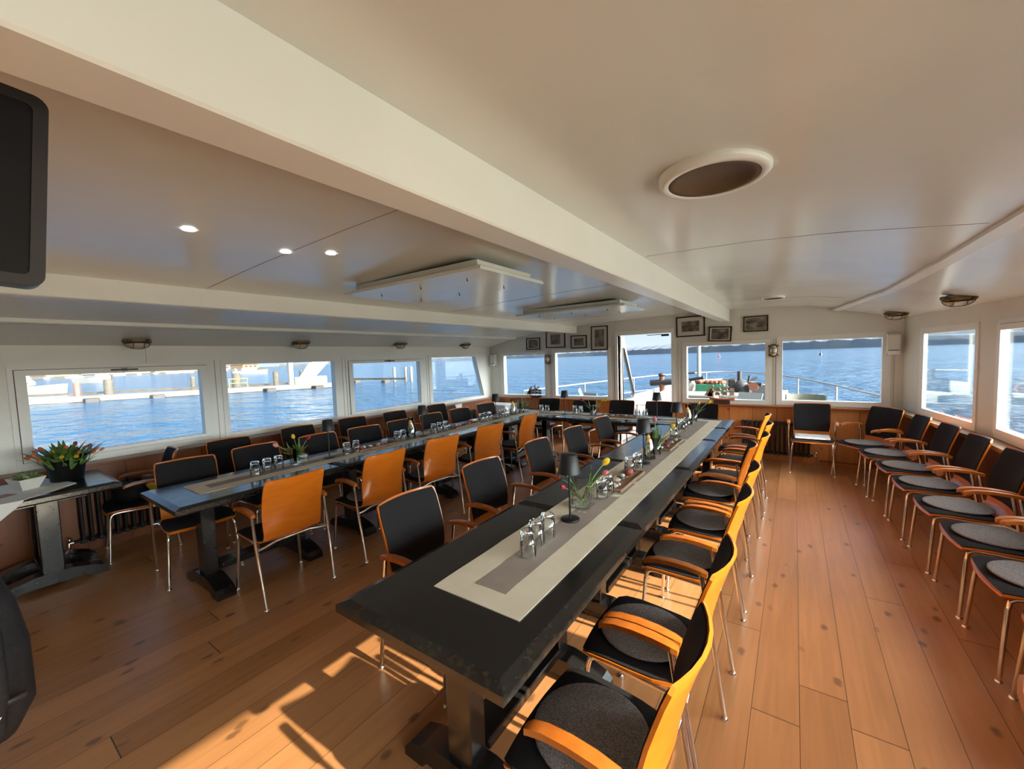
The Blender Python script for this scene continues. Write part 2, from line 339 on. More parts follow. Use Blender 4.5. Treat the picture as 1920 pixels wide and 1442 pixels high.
class Proto:                       # first call uses the prototype itself, later ones copy it
    def __init__(s, make): s.make = make; s.root = None; s.used = False
    def __call__(s, label, loc, rot=0, group=None, scale=None):
        if s.root is None: s.root = s.make(); o = s.root
        else: o = copy_tree(s.root)
        o.location = loc; o.rotation_euler = (0, 0, rot) if isinstance(rot, (int, float)) else rot
        o.scale = scale or (1, 1, 1)
        o['label'] = label
        if group: o['group'] = group
        elif 'group' in o: del o['group']
        return o
RY = lambda a: Matrix.Rotation(a, 4, 'Y')
RX = lambda a: Matrix.Rotation(a, 4, 'X')
RZ = lambda a: Matrix.Rotation(a, 4, 'Z')
TR = lambda v: Matrix.Translation(Vector(v))
ORD = ['nearest', 'second', 'third', 'fourth', 'fifth', 'sixth', 'seventh', 'eighth', 'ninth']

# ------------------------------------------------------------------ room shell
D = 7.15; XL = -5.55; YB = -2.6
RW = [(1.15, 7.15), (1.375, 5.42), (1.42, 5.20), (1.46, 3.6), (1.46, YB)]     # right wall line
def rwx(y):
    for (xa, ya), (xb, yb) in zip(RW, RW[1:]):
        if y >= yb: return xa+(xb-xa)*(ya-y)/(ya-yb)
    return RW[-1][0]
struct(MB().box(-5.75, 1.66, YB-.2, 7.3, -.15, 0).build('floor', 'floor'))
# ceiling
prof = [(-5.55, 1.905), (-5.2, 1.99), (-4.8, 2.075), (-4.1, 2.155), (-3.4, 2.205), (-2.6, 2.245), (-1.7, 2.27), (-.8, 2.28), (-.2, 2.265), (.2, 2.235)]
G = []; H = []
for y in [YB-.05, 0, 1.5, 3, 3.6, 4.4, 5.2, 5.42, 6.3, 7.2]:
    xr = rwx(min(y, 7.15)); row = [Vector((x, y, z)) for x, z in prof]+[Vector((xr-.70, y, 2.165)), Vector((xr-.35, y, 2.075)), Vector((xr+.02, y, 1.985))]
    G.append(row); H.append([v+Vector((0, 0, .12)) for v in row])
struct(MB().shell(H, G).build('ceiling', 'ceil'))

class Wall:                        # a wall piece built in (u, z) with holes, thickness outwards
    def __init__(s, P): s.P = P    # P(u, w, z) -> world; w = outward distance
    def slab(s, mb, u0, u1, z0, z1, w0, w1, mi=0):
        c = [(u0, w0, z0), (u1, w0, z0), (u1, w1, z0), (u0, w1, z0), (u0, w0, z1), (u1, w0, z1), (u1, w1, z1), (u0, w1, z1)]
        mb.add([s.P(*q) for q in c], [(0, 3, 2, 1), (4, 5, 6, 7), (0, 1, 5, 4), (1, 2, 6, 5), (2, 3, 7, 6), (3, 0, 4, 7)], mi)
    def wall(s, name, u0, u1, z0, z1, holes, t=.12, m='wall'):
        mb = MB(); us = sorted(set([u0, u1]+[h for q in holes for h in q[:2]]))
        for a, b in zip(us, us[1:]):
            hs = sorted([q for q in holes if q[0] <= a+1e-6 and q[1] >= b-1e-6], key=lambda q: q[2])
            z = z0
            for q in hs:
                if q[2] > z+1e-4: s.slab(mb, a, b, z, q[2], 0, t)
                z = q[3]
            if z1 > z+1e-4: s.slab(mb, a, b, z, z1, 0, t)
        return struct(mb.build(name, m))
    def window(s, n, pane, outer, sash=False, handle=False, slant=None, dp=.09):
        # pane=(u0,u1,z0,z1) visible glass; outer = hole
        u0, u1, z0, z1 = pane; a0, a1, b0, b1 = outer
        root = bpy.data.objects.new('window_%d' % n, None); COL.objects.link(root); root['kind'] = 'structure'
        fr = MB()
        def ring(i, o, w0, w1, sl=0):
            (i0, i1, j0, j1), (o0, o1, p0, p1) = i, o
            inn = [(i0, j0), (i1+sl, j0), (i1, j1), (i0, j1)]; out = [(o0, p0), (o1, p0), (o1, p1), (o0, p1)]
            vs = []
            for w in (w0, w1): vs += [s.P(u, w, z) for u, z in out]+[s.P(u, w, z) for u, z in inn]
            fs = []
            for k in range(4):
                l = (k+1) % 4; fs += [(k, l, 4+l, 4+k), (8+k, 12+k, 12+l, 8+l), (k, 8+k, 8+l, l), (4+k, 4+l, 12+l, 12+k)]
            fr.add(vs, fs, 0)
        sl = slant or 0
        if sash:
            g = .012
            ring((a0+.035, a1-.035, b0+.035, b1-.035), outer, -.012, dp+.01)
            ring(pane, (a0+.035+g*.4, a1-.035-g*.4, b0+.035+g*.4, b1-.035-g*.4), -.030, dp-.02)
        else: ring(pane, outer, -.010, dp, sl)
        f = fr.build('window_frame', 'frame', root)
        pm = MB(); 
        vs = [s.P(u, w, z) for w in ((dp-.045, dp-.039) if dp > .05 else (.004, .008)) for u, z in ((u0-.005, z0-.005), (u1+.005+sl, z0-.005), (u1+.005, z1+.005), (u0-.005, z1+.005))]
        pm.add(vs, [(0, 1, 2, 3), (7, 6, 5, 4), (0, 4, 5, 1), (1, 5, 6, 2), (2, 6, 7, 3), (3, 7, 4, 0)]); pm.build('pane', 'pane' if n < 10 else 'pane_side', root)
        gm = MB()
        if sash:      # dark rubber line around the sash
            for (x0, x1, y0, y1) in ((a0+.035, a1-.035, b1-.0395, b1-.035), (a0+.035, a1-.035, b0+.035, b0+.0395), (a0+.035, a0+.0395, b0+.035, b1-.035), (a1-.0395, a1-.035, b0+.035, b1-.035)):
                s.slab(gm, x0, x1, y0, y1, -.0135, .0)
            gm.build('gasket', 'seam', root)
        if handle:
            um = (u0+u1)/2; hm = MB(); zc = (z1+b1)/2-.012
            s.slab(hm, um-.10, um+.10, zc-.012, zc+.004, -.052, -.042); s.slab(hm, um-.02, um+.02, zc-.016, zc+.010, -.044, -.030); hm.build('handle', 'blackmetal' if handle == 1 else 'chrome', root)
        return root
WL = Wall(lambda u, w, z: Vector((XL-w, u, z)))
WF = Wall(lambda u, w, z: Vector((u, D+w, z)))
def PR(ya, yb):
    (xa, xb) = (rwx(ya), rwx(yb)); d = Vector((xb-xa, yb-ya, 0)); L = d.length; d.normalize(); n = Vector((-d.y, d.x, 0))
    if n.x < 0: n = -n
    return Wall(lambda u, w, z: Vector((xa, ya, 0))+d*u+n*w+Vector((0, 0, z))), L
hl = [(-1.3, .15, .83, 1.73), (.375, 1.86, .83, 1.725), (1.96, 3.47, .81, 1.74), (3.58, 5.16, .83, 1.725), (5.27, 6.97, .80, 1.76)]
WL.wall('wall_left', YB, 7.27, 0, 1.93, hl, m='wall_lit')
WL.window(1, (.48, 1.757, .905, 1.636), hl[1], sash=True, handle=1)
WL.window(2, (2.015, 3.40, .868, 1.687), hl[2])
WL.window(3, (3.69, 5.04, .90, 1.645), hl[3], sash=True, handle=1)
WL.window(4, (5.35, 6.61, .855, 1.705), hl[4], slant=.26)
WL.window(5, (-1.2, .05, .90, 1.64), hl[0], sash=True)
hf = [(-5.27, -4.08, .80, 1.76), (-3.99, -2.76, .80, 1.78), (-2.63, -1.70, 0, 2.005), (-1.53, -.30, .81, 1.80), (-.22, 1.03, .82, 1.82)]
WF.wall('wall_far', -5.70, 1.30, 0, 2.42, hf)
WF.window(6, (-5.19, -4.165, .865, 1.70), hf[0])
WF.window(7, (-3.92, -2.83, .868, 1.72), hf[1])
WF.window(8, (-1.46, -.36, .88, 1.742), hf[3])
WF.window(9, (-.145, .945, .892, 1.757), hf[4])
struct(MB().box(-5.75, 1.66, YB-.2, YB, 0, 2.4).build('wall_back', 'wall'))
R1, L1 = PR(7.15, 5.42); R2, L2 = PR(5.42, 5.20); R3, L3 = PR(5.20, 3.6); R4, L4 = PR(3.6, YB)
h1 = [(.50, L1-.02, .83, 1.83)]
R1.wall('wall_right', -.12, L1, 0, 2.05, h1, t=.035); R1.window(10, (.60, L1-.07, .905, 1.765), h1[0], dp=.02)
o2 = R2.wall('wall_right', 0, L2, 0, 2.05, [], t=.035)
h3 = [(.02, L3-.08, .83, 1.83)]
R3.wall('wall_right', 0, L3, 0, 2.05, h3, t=.035); R3.window(11, (.125, L3-.19, .92, 1.745), h3[0], sash=True, handle=2, dp=.03)
h4 = [(.12, 1.50, .83, 1.83), (1.64, 3.54, .83, 1.83), (3.70, 5.10, .83, 1.83)]
R4.wall('wall_right', 0, L4+.1, 0, 2.05, h4, t=.035)
for k, hh in enumerate(h4): R4.window(12+k, (hh[0]+.08, hh[1]-.08, .90, 1.76), hh, sash=(k % 2 == 0), dp=.03)

# far-wall doorway: frame, open door leaf swung outwards
dr = bpy.data.objects.new('door_1', None); COL.objects.link(dr); dr['kind'] = 'structure'
m_ = MB()
WF.slab(m_, -2.68, -2.63, 0, 2.05, -.02, .15); WF.slab(m_, -1.70, -1.65, 0, 2.05, -.02, .15); WF.slab(m_, -2.63, -1.70, 1.985, 2.05, -.02, .15)
m_.build('door_frame', 'frame', dr)
lf = MB(); out = [(7.28, .05), (8.43, .05), (7.45, 1.97), (7.28, 1.97)]     # leaf outline in (y,z); outer edge rakes like the deckhouse front
yo = lambda z: 7.45+(1.97-z)*.51
ring_o = [(7.28, .05), (yo(.05), .05), (7.45, 1.97), (7.28, 1.97)]
inn = []; zb, zt = .80, 1.76
cy0 = 7.34
for (cy, cz, a0) in ((yo(.80)-.16, .88, -80), (yo(1.76)-.17, 1.68, 10)):
    for k in range(6):
        a = math.radians(a0+k*17); inn.append((cy+.08*math.cos(a), cz+.08*math.sin(a)))
inn += [(cy0, zt), (cy0, zb)]
def ring_faces(mb, o_, i_, x0, x1, n=72):
    cy, cz = sum(q[0] for q in i_)/len(i_), sum(q[1] for q in i_)/len(i_)
    def hit(P, a):
        dx, dz = math.cos(a), math.sin(a); best = 9
        for (ax, az), (bx, bz) in zip(P, P[1:]+P[:1]):
            ex, ez = bx-ax, bz-az; den = dx*ez-dz*ex
            if abs(den) < 1e-9: continue
            t_ = ((ax-cy)*ez-(az-cz)*ex)/den; u = ((ax-cy)*dz-(az-cz)*dx)/den
            if t_ > 0 and -1e-6 <= u <= 1+1e-6: best = min(best, t_)
        return (cy+dx*best, cz+dz*best)
    an = sorted([2*PI*k/n for k in range(n)]+[math.atan2(q[1]-cz, q[0]-cy) % (2*PI) for q in o_]); n = len(an)
    I = [hit(i_, a) for a in an]; O = [hit(o_, a) for a in an]
    vs = [Vector((x, y, z)) for P in (I, O) for x in (x0, x1) for y, z in P]; fs = []
    for k in range(n):
        l = (k+1) % n; fs += [(k, l, 2*n+l, 2*n+k), (n+l, n+k, 3*n+k, 3*n+l), (l, k, n+k, n+l), (2*n+k, 2*n+l, 3*n+l, 3*n+k)]
    mb.add(vs, fs)
ring_faces(lf, ring_o, inn, -2.655, -2.615)
leaf = lf.build('door_leaf', 'outwhite', dr)
MB().tube([(-2.61, a, b) for a, b in inn]+[(-2.61, *inn[0])], .012, 6).build('window_gasket', 'castiron', leaf)
pm = MB(); n_ = len(inn); pm.add([Vector((-2.635, a, b)) for a, b in inn]+[Vector((-2.64, a, b)) for a, b in inn], [tuple(range(n_)), tuple(range(2*n_-1, n_-1, -1))]); pm.build('pane', 'pane', leaf)
MB().box(-1.86, -1.74, 7.13, 7.16, 1.93, 1.965).box(-2.1, -1.76, 7.14, 7.155, 1.955, 1.965).build('door_closer', 'castiron', dr)

# beams and battens
struct(MB().bev(-.955, -.82, YB, 7.05, 2.09, 2.30, .006).build('trim_1', 'beam'))
struct(MB().bev(-3.53, -3.40, YB, 7.08, 2.075, 2.23, .006).build('trim_2', 'beam'))
struct(MB().bev(-4.90, -4.80, YB, 7.08, 2.040, 2.105, .005).build('trim_3', 'beam'))
mb = MB()
ys = [YB, 0, 1.5, 3, 3.6, 4.4, 5.2, 5.42, 6.3, 7.15]
Ga = [[Vector((rwx(y)-.735, y, 2.168)), Vector((rwx(y)-.735, y, 2.148)), Vector((rwx(y)-.665, y, 2.136)), Vector((rwx(y)-.665, y, 2.160))] for y in ys]
Gb = [q+[q[0]] for q in Ga]
mb.grid(Gb, smooth=False); struct(mb.build('trim_4', 'beam'))
# ceiling panel joints
def ceil_z(x, y):
    P = prof+[(rwx(y)-.70, 2.165), (rwx(y)-.35, 2.075), (rwx(y)+.02, 1.985)]
    for (xa, za), (xb, zb_) in zip(P, P[1:]):
        if xa <= x <= xb: return za+(zb_-za)*(x-xa)/(xb-xa)
    return 2.2
mb = MB()
for yj, xa, xb in ((2.72, -.80, .70), (5.9, -.80, .45), (1.15, -3.38, -.97), (3.55, -3.38, -.97), (6.0, -3.38, -.97)):
    xs = [xa+(xb-xa)*i/10 for i in range(11)]
    for a, b in zip(xs, xs[1:]):
        mb.add([Vector((a, yj-.002, ceil_z(a, yj)-.0012)), Vector((b, yj-.002, ceil_z(b, yj)-.0012)), Vector((b, yj+.002, ceil_z(b, yj)-.0012)), Vector((a, yj+.002, ceil_z(a, yj)-.0012)),
                Vector((a, yj-.002, ceil_z(a, yj)+.002)), Vector((b, yj-.002, ceil_z(b, yj)+.002)), Vector((b, yj+.002, ceil_z(b, yj)+.002)), Vector((a, yj+.002, ceil_z(a, yj)+.002))],
               [(0, 1, 2, 3), (7, 6, 5, 4), (0, 4, 5, 1), (1, 5, 6, 2), (2, 6, 7, 3), (3, 7, 4, 0)])
struct(mb.build('trim_5', mat('joint_line', (.36, .31, .25), .6)))
# wall joints, left wall
mb = MB()
for y in (.19, 1.30): WL.slab(mb, y, y+.003, 1.73, 1.89, -.0015, .01)
for y in (1.90, 3.525, 5.215): WL.slab(mb, y, y+.006, .80, 1.74, -.0015, .01)
for x in (-4.035, -2.70, -1.60, -.26, 1.06): WF.slab(mb, x, x+.004, .82, 1.80, -.0015, .01)
struct(mb.build('trim_6', mat('joint_line_wall', (.30, .26, .21), .6)))
# wainscot and ledges
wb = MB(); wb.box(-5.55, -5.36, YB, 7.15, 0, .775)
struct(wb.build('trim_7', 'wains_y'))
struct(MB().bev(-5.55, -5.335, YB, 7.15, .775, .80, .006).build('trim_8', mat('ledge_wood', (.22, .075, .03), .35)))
wb = MB(); wb.box(-5.36, -2.70, 7.09, 7.15, 0, .79).box(-1.63, 1.2, 7.09, 7.15, 0, .79)
struct(wb.build('trim_9', 'wains_x'))
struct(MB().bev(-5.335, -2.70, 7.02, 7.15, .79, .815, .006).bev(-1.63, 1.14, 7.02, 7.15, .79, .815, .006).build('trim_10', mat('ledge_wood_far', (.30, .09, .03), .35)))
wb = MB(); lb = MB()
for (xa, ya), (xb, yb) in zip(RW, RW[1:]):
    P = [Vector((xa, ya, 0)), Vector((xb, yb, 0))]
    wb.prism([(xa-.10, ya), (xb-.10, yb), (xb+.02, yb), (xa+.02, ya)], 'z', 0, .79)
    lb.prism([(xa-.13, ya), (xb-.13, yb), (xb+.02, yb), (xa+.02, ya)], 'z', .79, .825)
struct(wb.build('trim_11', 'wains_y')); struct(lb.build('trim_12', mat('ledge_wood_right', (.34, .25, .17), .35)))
# heating pipe along the wainscot
tag(MB().tube([(.30, 7.06, .055), (1.0, 7.06, .055)], .010, 8).tube([(.45, 7.06, .055), (.45, 7.02, .09), (.45, 7.07, .14)], .012, 8).build('heating_pipe', 'brass'), 'brownish heating pipe low along the far wainscot behind the lone chair', 'pipe')

# ------------------------------------------------------------------ armchair
HW = [(.470, .415, .205), (.462, .432, .222), (.43, .440, .232), (.36, .443, .235), (.27, .438, .232), (.18, .433, .225), (.115, .434, .212), (.075, .447, .203), (.052, .475, .200),
      (.040, .51, .203), (.028, .57, .207), (.015, .64, .210), (-.003, .71, .212), (-.022, .77, .213), (-.042, .83, .212), (-.058, .870, .208), (-.064, .882, .192)]
def shell_pt(i, v, off):
    x, z, w = HW[i]
    a = HW[max(i-1, 0)]; b = HW[min(i+1, len(HW)-1)]
    t = Vector((b[0]-a[0], 0, b[1]-a[1])).normalized(); n = Vector((t.z, 0, -t.x))       # towards the sitter
    if n.x < 0 and n.z < 0: n = -n
    bk = max(0, min(1, (i-6)/5)); cx = .045*bk*v*v
    fx = .022*(1-v*v) if i < 5 else 0
    fx *= (5-i)/5 if i < 5 else 0
    dip = -.010*(1-v*v)*(1-bk) if i > 1 else 0
    return Vector((x+cx+fx, w*v, z+dip))+n*off
def nrm(i):
    a = HW[max(i-1, 0)]; b = HW[min(i+1, len(HW)-1)]
    t = Vector((b[0]-a[0], 0, b[1]-a[1])).normalized(); n = Vector((-t.z, 0, t.x))
    return -n if (n.z < 0 if i < 7 else n.x < 0) else n
def sp(i, v, off):
    p = shell_pt(i, v, 0); return p+nrm(i)*off
VS = [-1, -.85, -.6, -.3, 0, .3, .6, .85, 1]
def make_chair():
    t = empty('armchair', None, 'chair')
    G = [[sp(i, v, 0) for v in VS] for i in range(len(HW))]; H = [[sp(i, v, -.011) for v in VS] for i in range(len(HW))]
    MB().shell(G, H).build('plywood_shell', 'ply', t)
    def pad(i0, i1, name, th, sh):
        rows = list(range(i0, i1+1)); A = []; B = []
        for i in rows:
            k = sh if i not in (i0, i1) else sh-.03
            A.append([sp(i, v*k, th if (abs(v) < .99 and i not in (i0, i1)) else th*.4) for v in VS]); B.append([sp(i, v*k, .0005) for v in VS])
        MB().shell(A, B).build(name, 'fabric', t)
    pad(1, 6, 'seat_pad', .016, .975); pad(9, 15, 'back_pad', .016, .965)
    for s in (-1, 1):
        l = MB().tube([(.472, .237*s, .004), (.447, .213*s, .36), (.438, .208*s, .398), (.42, .206*s, .413), (.39, .206*s, .417), (.10, .222*s, .408), (.062, .253*s, .40)], .0105, 8).build('front_leg', 'chrome', t)
        MB().lathe([(.018, 0), (.018, .004), (.013, .010)], 10, (.472, .237*s, 0)).build('foot_cap', 'chrome', l)
        l = MB().tube([(-.003, .245*s, .004), (.058, .256*s, .40), (.094, .256*s, .640)], .0110, 8).build('rear_leg', 'chrome', t)
        MB().lathe([(.018, 0), (.018, .004), (.013, .010)], 10, (-.003, .245*s, 0)).build('foot_cap', 'chrome', l)
        A = []
        for x, z, w in ((.068, .650, .016), (.09, .657, .021), (.15, .667, .023), (.22, .671, .023), (.29, .667, .022), (.335, .655, .021), (.350, .645, .015)):
            A.append((x, z, w*.86))
        G = [[Vector((x, .257*s-w, z)), Vector((x, .257*s, z+.003)), Vector((x, .257*s+w, z))] for x, z, w in A]
        H = [[Vector((x, .257*s-w, z-.020)), Vector((x, .257*s, z-.022)), Vector((x, .257*s+w, z-.020))] for x, z, w in A]
        if True: MB().shell(G, H).build('armrest', 'arm', t)
    MB().tube([(.062, -.255, .40), (.062, -.20, .405), (.075, -.12, .418), (.075, .12, .418), (.062, .20, .405), (.062, .255, .40)], .0095, 8).build('rear_crossbar', 'chrome', t)
    MB().tube([(.39, -.206, .414), (.39, .206, .414)], .009, 8).build('front_crossbar', 'chrome', t)
    return t
chair = Proto(make_chair)
def make_cushion():
    p = [(0.0, 0), (.176, 0), (.183, .004), (.183, .009), (.176, .013), (0.0, .014)]
    o = MB().lathe(p, 36).build('seat_cushion', 'felt'); tag(o, None, 'cushion'); return o
cushion = Proto(make_cushion)
def place(x, y, ang, label, group, cush=None, z=0, cdx=0, crot=0):
    a = math.radians(ang); chair(label, (x, y, z), a, group)
    if cush:
        d = Vector((math.cos(a), math.sin(a), 0)); p = Vector((x, y, 0))+d*(.275+cdx)
        cushion(cush, (p.x, p.y, .4535), (0, -.012, a), 'round grey seat cushions')
# right of the near table (facing it)
CY = [1.12, 1.68, 2.48, 3.07, 3.80, 4.29, 4.96, 5.65]; CX = [-.245, -.245, -.245, -.245, -.31, -.245, -.245, -.29]
EXC = ['at the bottom edge', '', '', '', 'pushed in deeper', '', '', 'farthest one']
for i, y in enumerate(CY):
    place(CX[i], y, 180+(3 if i == 4 else 0), f'sunlit armchair, {ORD[i]} along the right side of the right table' + (', '+EXC[i] if EXC[i] else ''), 'armchairs along the sunny side of the right table',
          f'round grey cushion on the {ORD[i]} sunlit chair along the right table')
# left side of near table
for i, (x, y, r) in enumerate([(-1.82, 1.53, 0), (-1.915, 2.325, -3), (-1.94, 3.16, 0), (-1.935, 3.90, -2), (-1.94, 4.69, -3)]):
    place(x, y, r, f'black-fronted armchair, {ORD[i]} along the shaded left side of the right table', 'armchairs along the shaded side of the right table')
# right side of the left table
for i, (x, y, r) in enumerate([(-2.915, 1.43, 180), (-2.90, 2.20, 180), (-2.93, 2.93, 174), (-2.93, 3.72, 172), (-2.96, 4.63, 183)]):
    place(x, y, r, f'armchair showing its bare orange back, {ORD[i]} along the left table', 'orange-backed armchairs at the left table',
          (f'round grey cushion on the {ORD[i]} orange-backed chair at the left table' if i else None))
# left side of the left table
for i, (x, y, r) in enumerate([(-4.27, 1.20, -7), (-4.325, 1.774, 0), (-4.31, 2.40, -2), (-4.26, 2.955, -7), (-4.26, 3.51, -5), (-4.33, 4.12, -2), (-4.34, 4.75, -6), (-4.38, 5.46, -8)]):
    place(x, y, r, f'black-fronted armchair, {ORD[i]} on the lake-window side of the left table', 'armchairs on the lake side of the left table')
# against the left wall
for i, (x, y, r) in enumerate([(-5.02, 1.80, 0), (-5.13, 2.60, 0), (-5.16, 3.39, -5), (-5.11, 4.10, -3), (-5.15, 5.04, -3)]):
    place(x, y, r, f'spare black armchair, {ORD[i]} in the row against the left window wall', 'spare armchairs against the left wall')
place(-4.98, 1.27, 262, 'black armchair holding carrier bags between flower table and left table', None)
# far side
for i, (x, y, r) in enumerate([(-3.69, 6.47, 277), (-2.97, 6.42, 276), (-2.36, 6.56, 272), (-1.75, 6.55, 273), (-1.11, 6.53, 270)]):
    place(x, y, r, f'black-fronted armchair at the far cross table, {["leftmost of the five", "second from left", "middle one of five, left of the doorway", "fourth from left, before the doorway", "rightmost of the five"][i]}', 'armchairs behind the far cross table',
          f'round grey cushion on the far cross table chair, {["leftmost", "second from left", "middle", "fourth from left", "rightmost"][i]} of five')
# right wall
place(.20, 6.925, 270, 'lone armchair with papers on its seat before the far wall radiator', None)
fx = [(.649, 5.99, 185.5), (.722, 5.41, 184), (.758, 4.83, 182), (.798, 4.235, 182), (.824, 3.655, 181), (.831, 3.09, 180), (.846, 2.51, 180), (.850, 1.93, 180)]
place(.93, 6.70, 217, 'armchair turned diagonally in the far right corner', None, 'round grey cushion on the diagonal chair in the far right corner')
for i, (x, y, r) in enumerate(fx):
    a = math.radians(r); n = 7-i
    lab = f'black armchair in the row under the right windows, {"next to" if i == 0 else ORD[i]+" from"} the far corner'
    place(x-.47*math.cos(a), y-.47*math.sin(a), r, lab, 'armchairs under the right windows', f'round grey cushion on the right-wall chair {("next to" if i == 0 else ORD[i]+" from")} the far right corner')
place(.47, 1.20, 2, 'armchair at the right edge showing only its lit orange backrest corner', None)

# ------------------------------------------------------------------ trestle tables
def make_table(L, Wd, zt=.75):       # long axis Y, origin at floor centre
    t = empty('trestle_table', None, 'table')
    w, l = Wd/2, L/2; mb = MB()
    ch = .038; z1, z2, z3 = zt, zt-.013, zt-.055
    def rect(a, b, z): return [(-a, -b, z), (a, -b, z), (a, b, z), (-a, b, z)]
    vs = rect(w-ch, l-ch, z1)+rect(w, l, z2)+rect(w, l, z3+.012)+rect(w-.012, l-.012, z3)
    mb.add(vs, [(0, 1, 2, 3)], 0); mb.add(vs, [(15, 14, 13, 12)], 1)
    for r in (0, 4, 8):
        mb.add(vs, [(r+i, r+4+i, r+4+(i+1) % 4, r+(i+1) % 4) for i in range(4)], 1)
    mb.build('tabletop', ['lacquer', 'lacquer_edge'], t)
    yy = l-.27 if L > .9 else l-.2
    for s in (-1, 1):
        MB().bev(-.06, .06, s*yy-.045, s*yy+.045, .07, zt-.055, .006).bev(-.22, .22, s*yy-.03, s*yy+.03, zt-.10, zt-.055, .004).build('column', 'lacquer_leg', t)
        fw = min(.30, w-.06)
        pl = [(-fw, 0), (-fw+.10, 0), (-fw+.13, .03), (fw-.13, .03), (fw-.10, 0), (fw, 0), (fw, .035), (fw-.03, .065), (fw-.10, .09), (.10, .115), (-.10, .115), (-fw+.10, .09), (-fw+.03, .065), (-fw, .035)]
        MB().prism(list(reversed(pl)), 'y', s*yy-.06, s*yy+.06).build('foot', 'lacquer_leg', t)
    MB().bev(-.07, .07, -yy+.05, yy-.05, .125, .17, .005).build('stretcher', 'lacquer_leg', t)
    return t
def table(x0, x1, y0, y1, label, group, rot=False):
    if not rot:
        key = (round(y1-y0, 2), round(x1-x0, 2), 0)
    else: key = (round(x1-x0, 2), round(y1-y0, 2), 1)
    if key not in TP: TP[key] = Proto(lambda: make_table(key[0], key[1]))
    return TP[key](label, ((x0+x1)/2, (y0+y1)/2, 0), PI/2 if rot else 0, group)
TP = {}
RT = [(.82, 2.045), (2.049, 3.278), (3.283, 4.463), (4.468, 5.215)]
for i, (a, b) in enumerate(RT):
    table(-1.425, -.635, a, b, f'black trestle table, {ORD[i]} segment of the right-hand row' + (', its end facing the camera' if i == 0 else ''), 'black trestle tables of the right row')
LT = [(.83, 2.033), (2.038, 3.22), (3.225, 4.45), (4.455, 5.215)]
for i, (a, b) in enumerate(LT):
    table(-4.0, -3.24, a, b, f'black trestle table, {ORD[i]} segment of the left-hand row under the lake windows', 'black trestle tables of the left row')
for i, (a, b) in enumerate([(-4.0, -2.99), (-2.985, -1.875), (-1.87, -.635)]):
    table(a, b, 5.22, 5.935, 'black trestle table of the far cross row, ' + ['left corner one', 'middle one', 'right corner one ending near the radiator'][i], 'black trestle tables of the far cross row', True)

def runner(name, pts_axis, x0, x1, y0, y1, label, horiz=False, bw=.062):
    root = empty('table_runner', label, 'table runner', ((x0+x1)/2, (y0+y1)/2, .7508), 0, 'striped table runners')
    a, b = (x1-x0)/2, (y1-y0)/2; nx, ny = (14, 60) if not horiz else (60, 14)
    def zz(x, y): return .0022+.0011*math.sin(x*31+1.3*math.sin(y*9))*math.sin(y*23)+.0008*math.sin(y*61+x*17)
    def sheet(ax, by, off, th):
        G = [[Vector((-ax+2*ax*j/nx, -by+2*by*i/ny, off+th+zz(-ax+2*ax*j/nx, -by+2*by*i/ny))) for j in range(nx+1)] for i in range(ny+1)]
        H = [[Vector((v.x, v.y, off+.0 if off == 0 else v.z-th)) for v in r] for r in G]
        return MB().shell(G, H)
    sheet(a, b, 0, .001).build('cloth', 'runner', root)
    if not horiz: sheet(.075 if a > .18 else .06, b-.10, .0012, .001).build('centre_band', 'band', root)
    else: sheet(a-.10, .07, .0012, .001).build('centre_band', 'band', root)
    return root
runner('r', 0, -1.172, -.762, 1.087, 5.76, 'long beige runner with taupe stripe on the right table row')
runner('l', 0, -3.825, -3.470, 1.04, 5.76, 'long beige runner with taupe stripe on the left table row')
runner('c', 0, -3.464, -1.178, 5.40, 5.75, 'beige runner with taupe stripe on the far cross table', True)

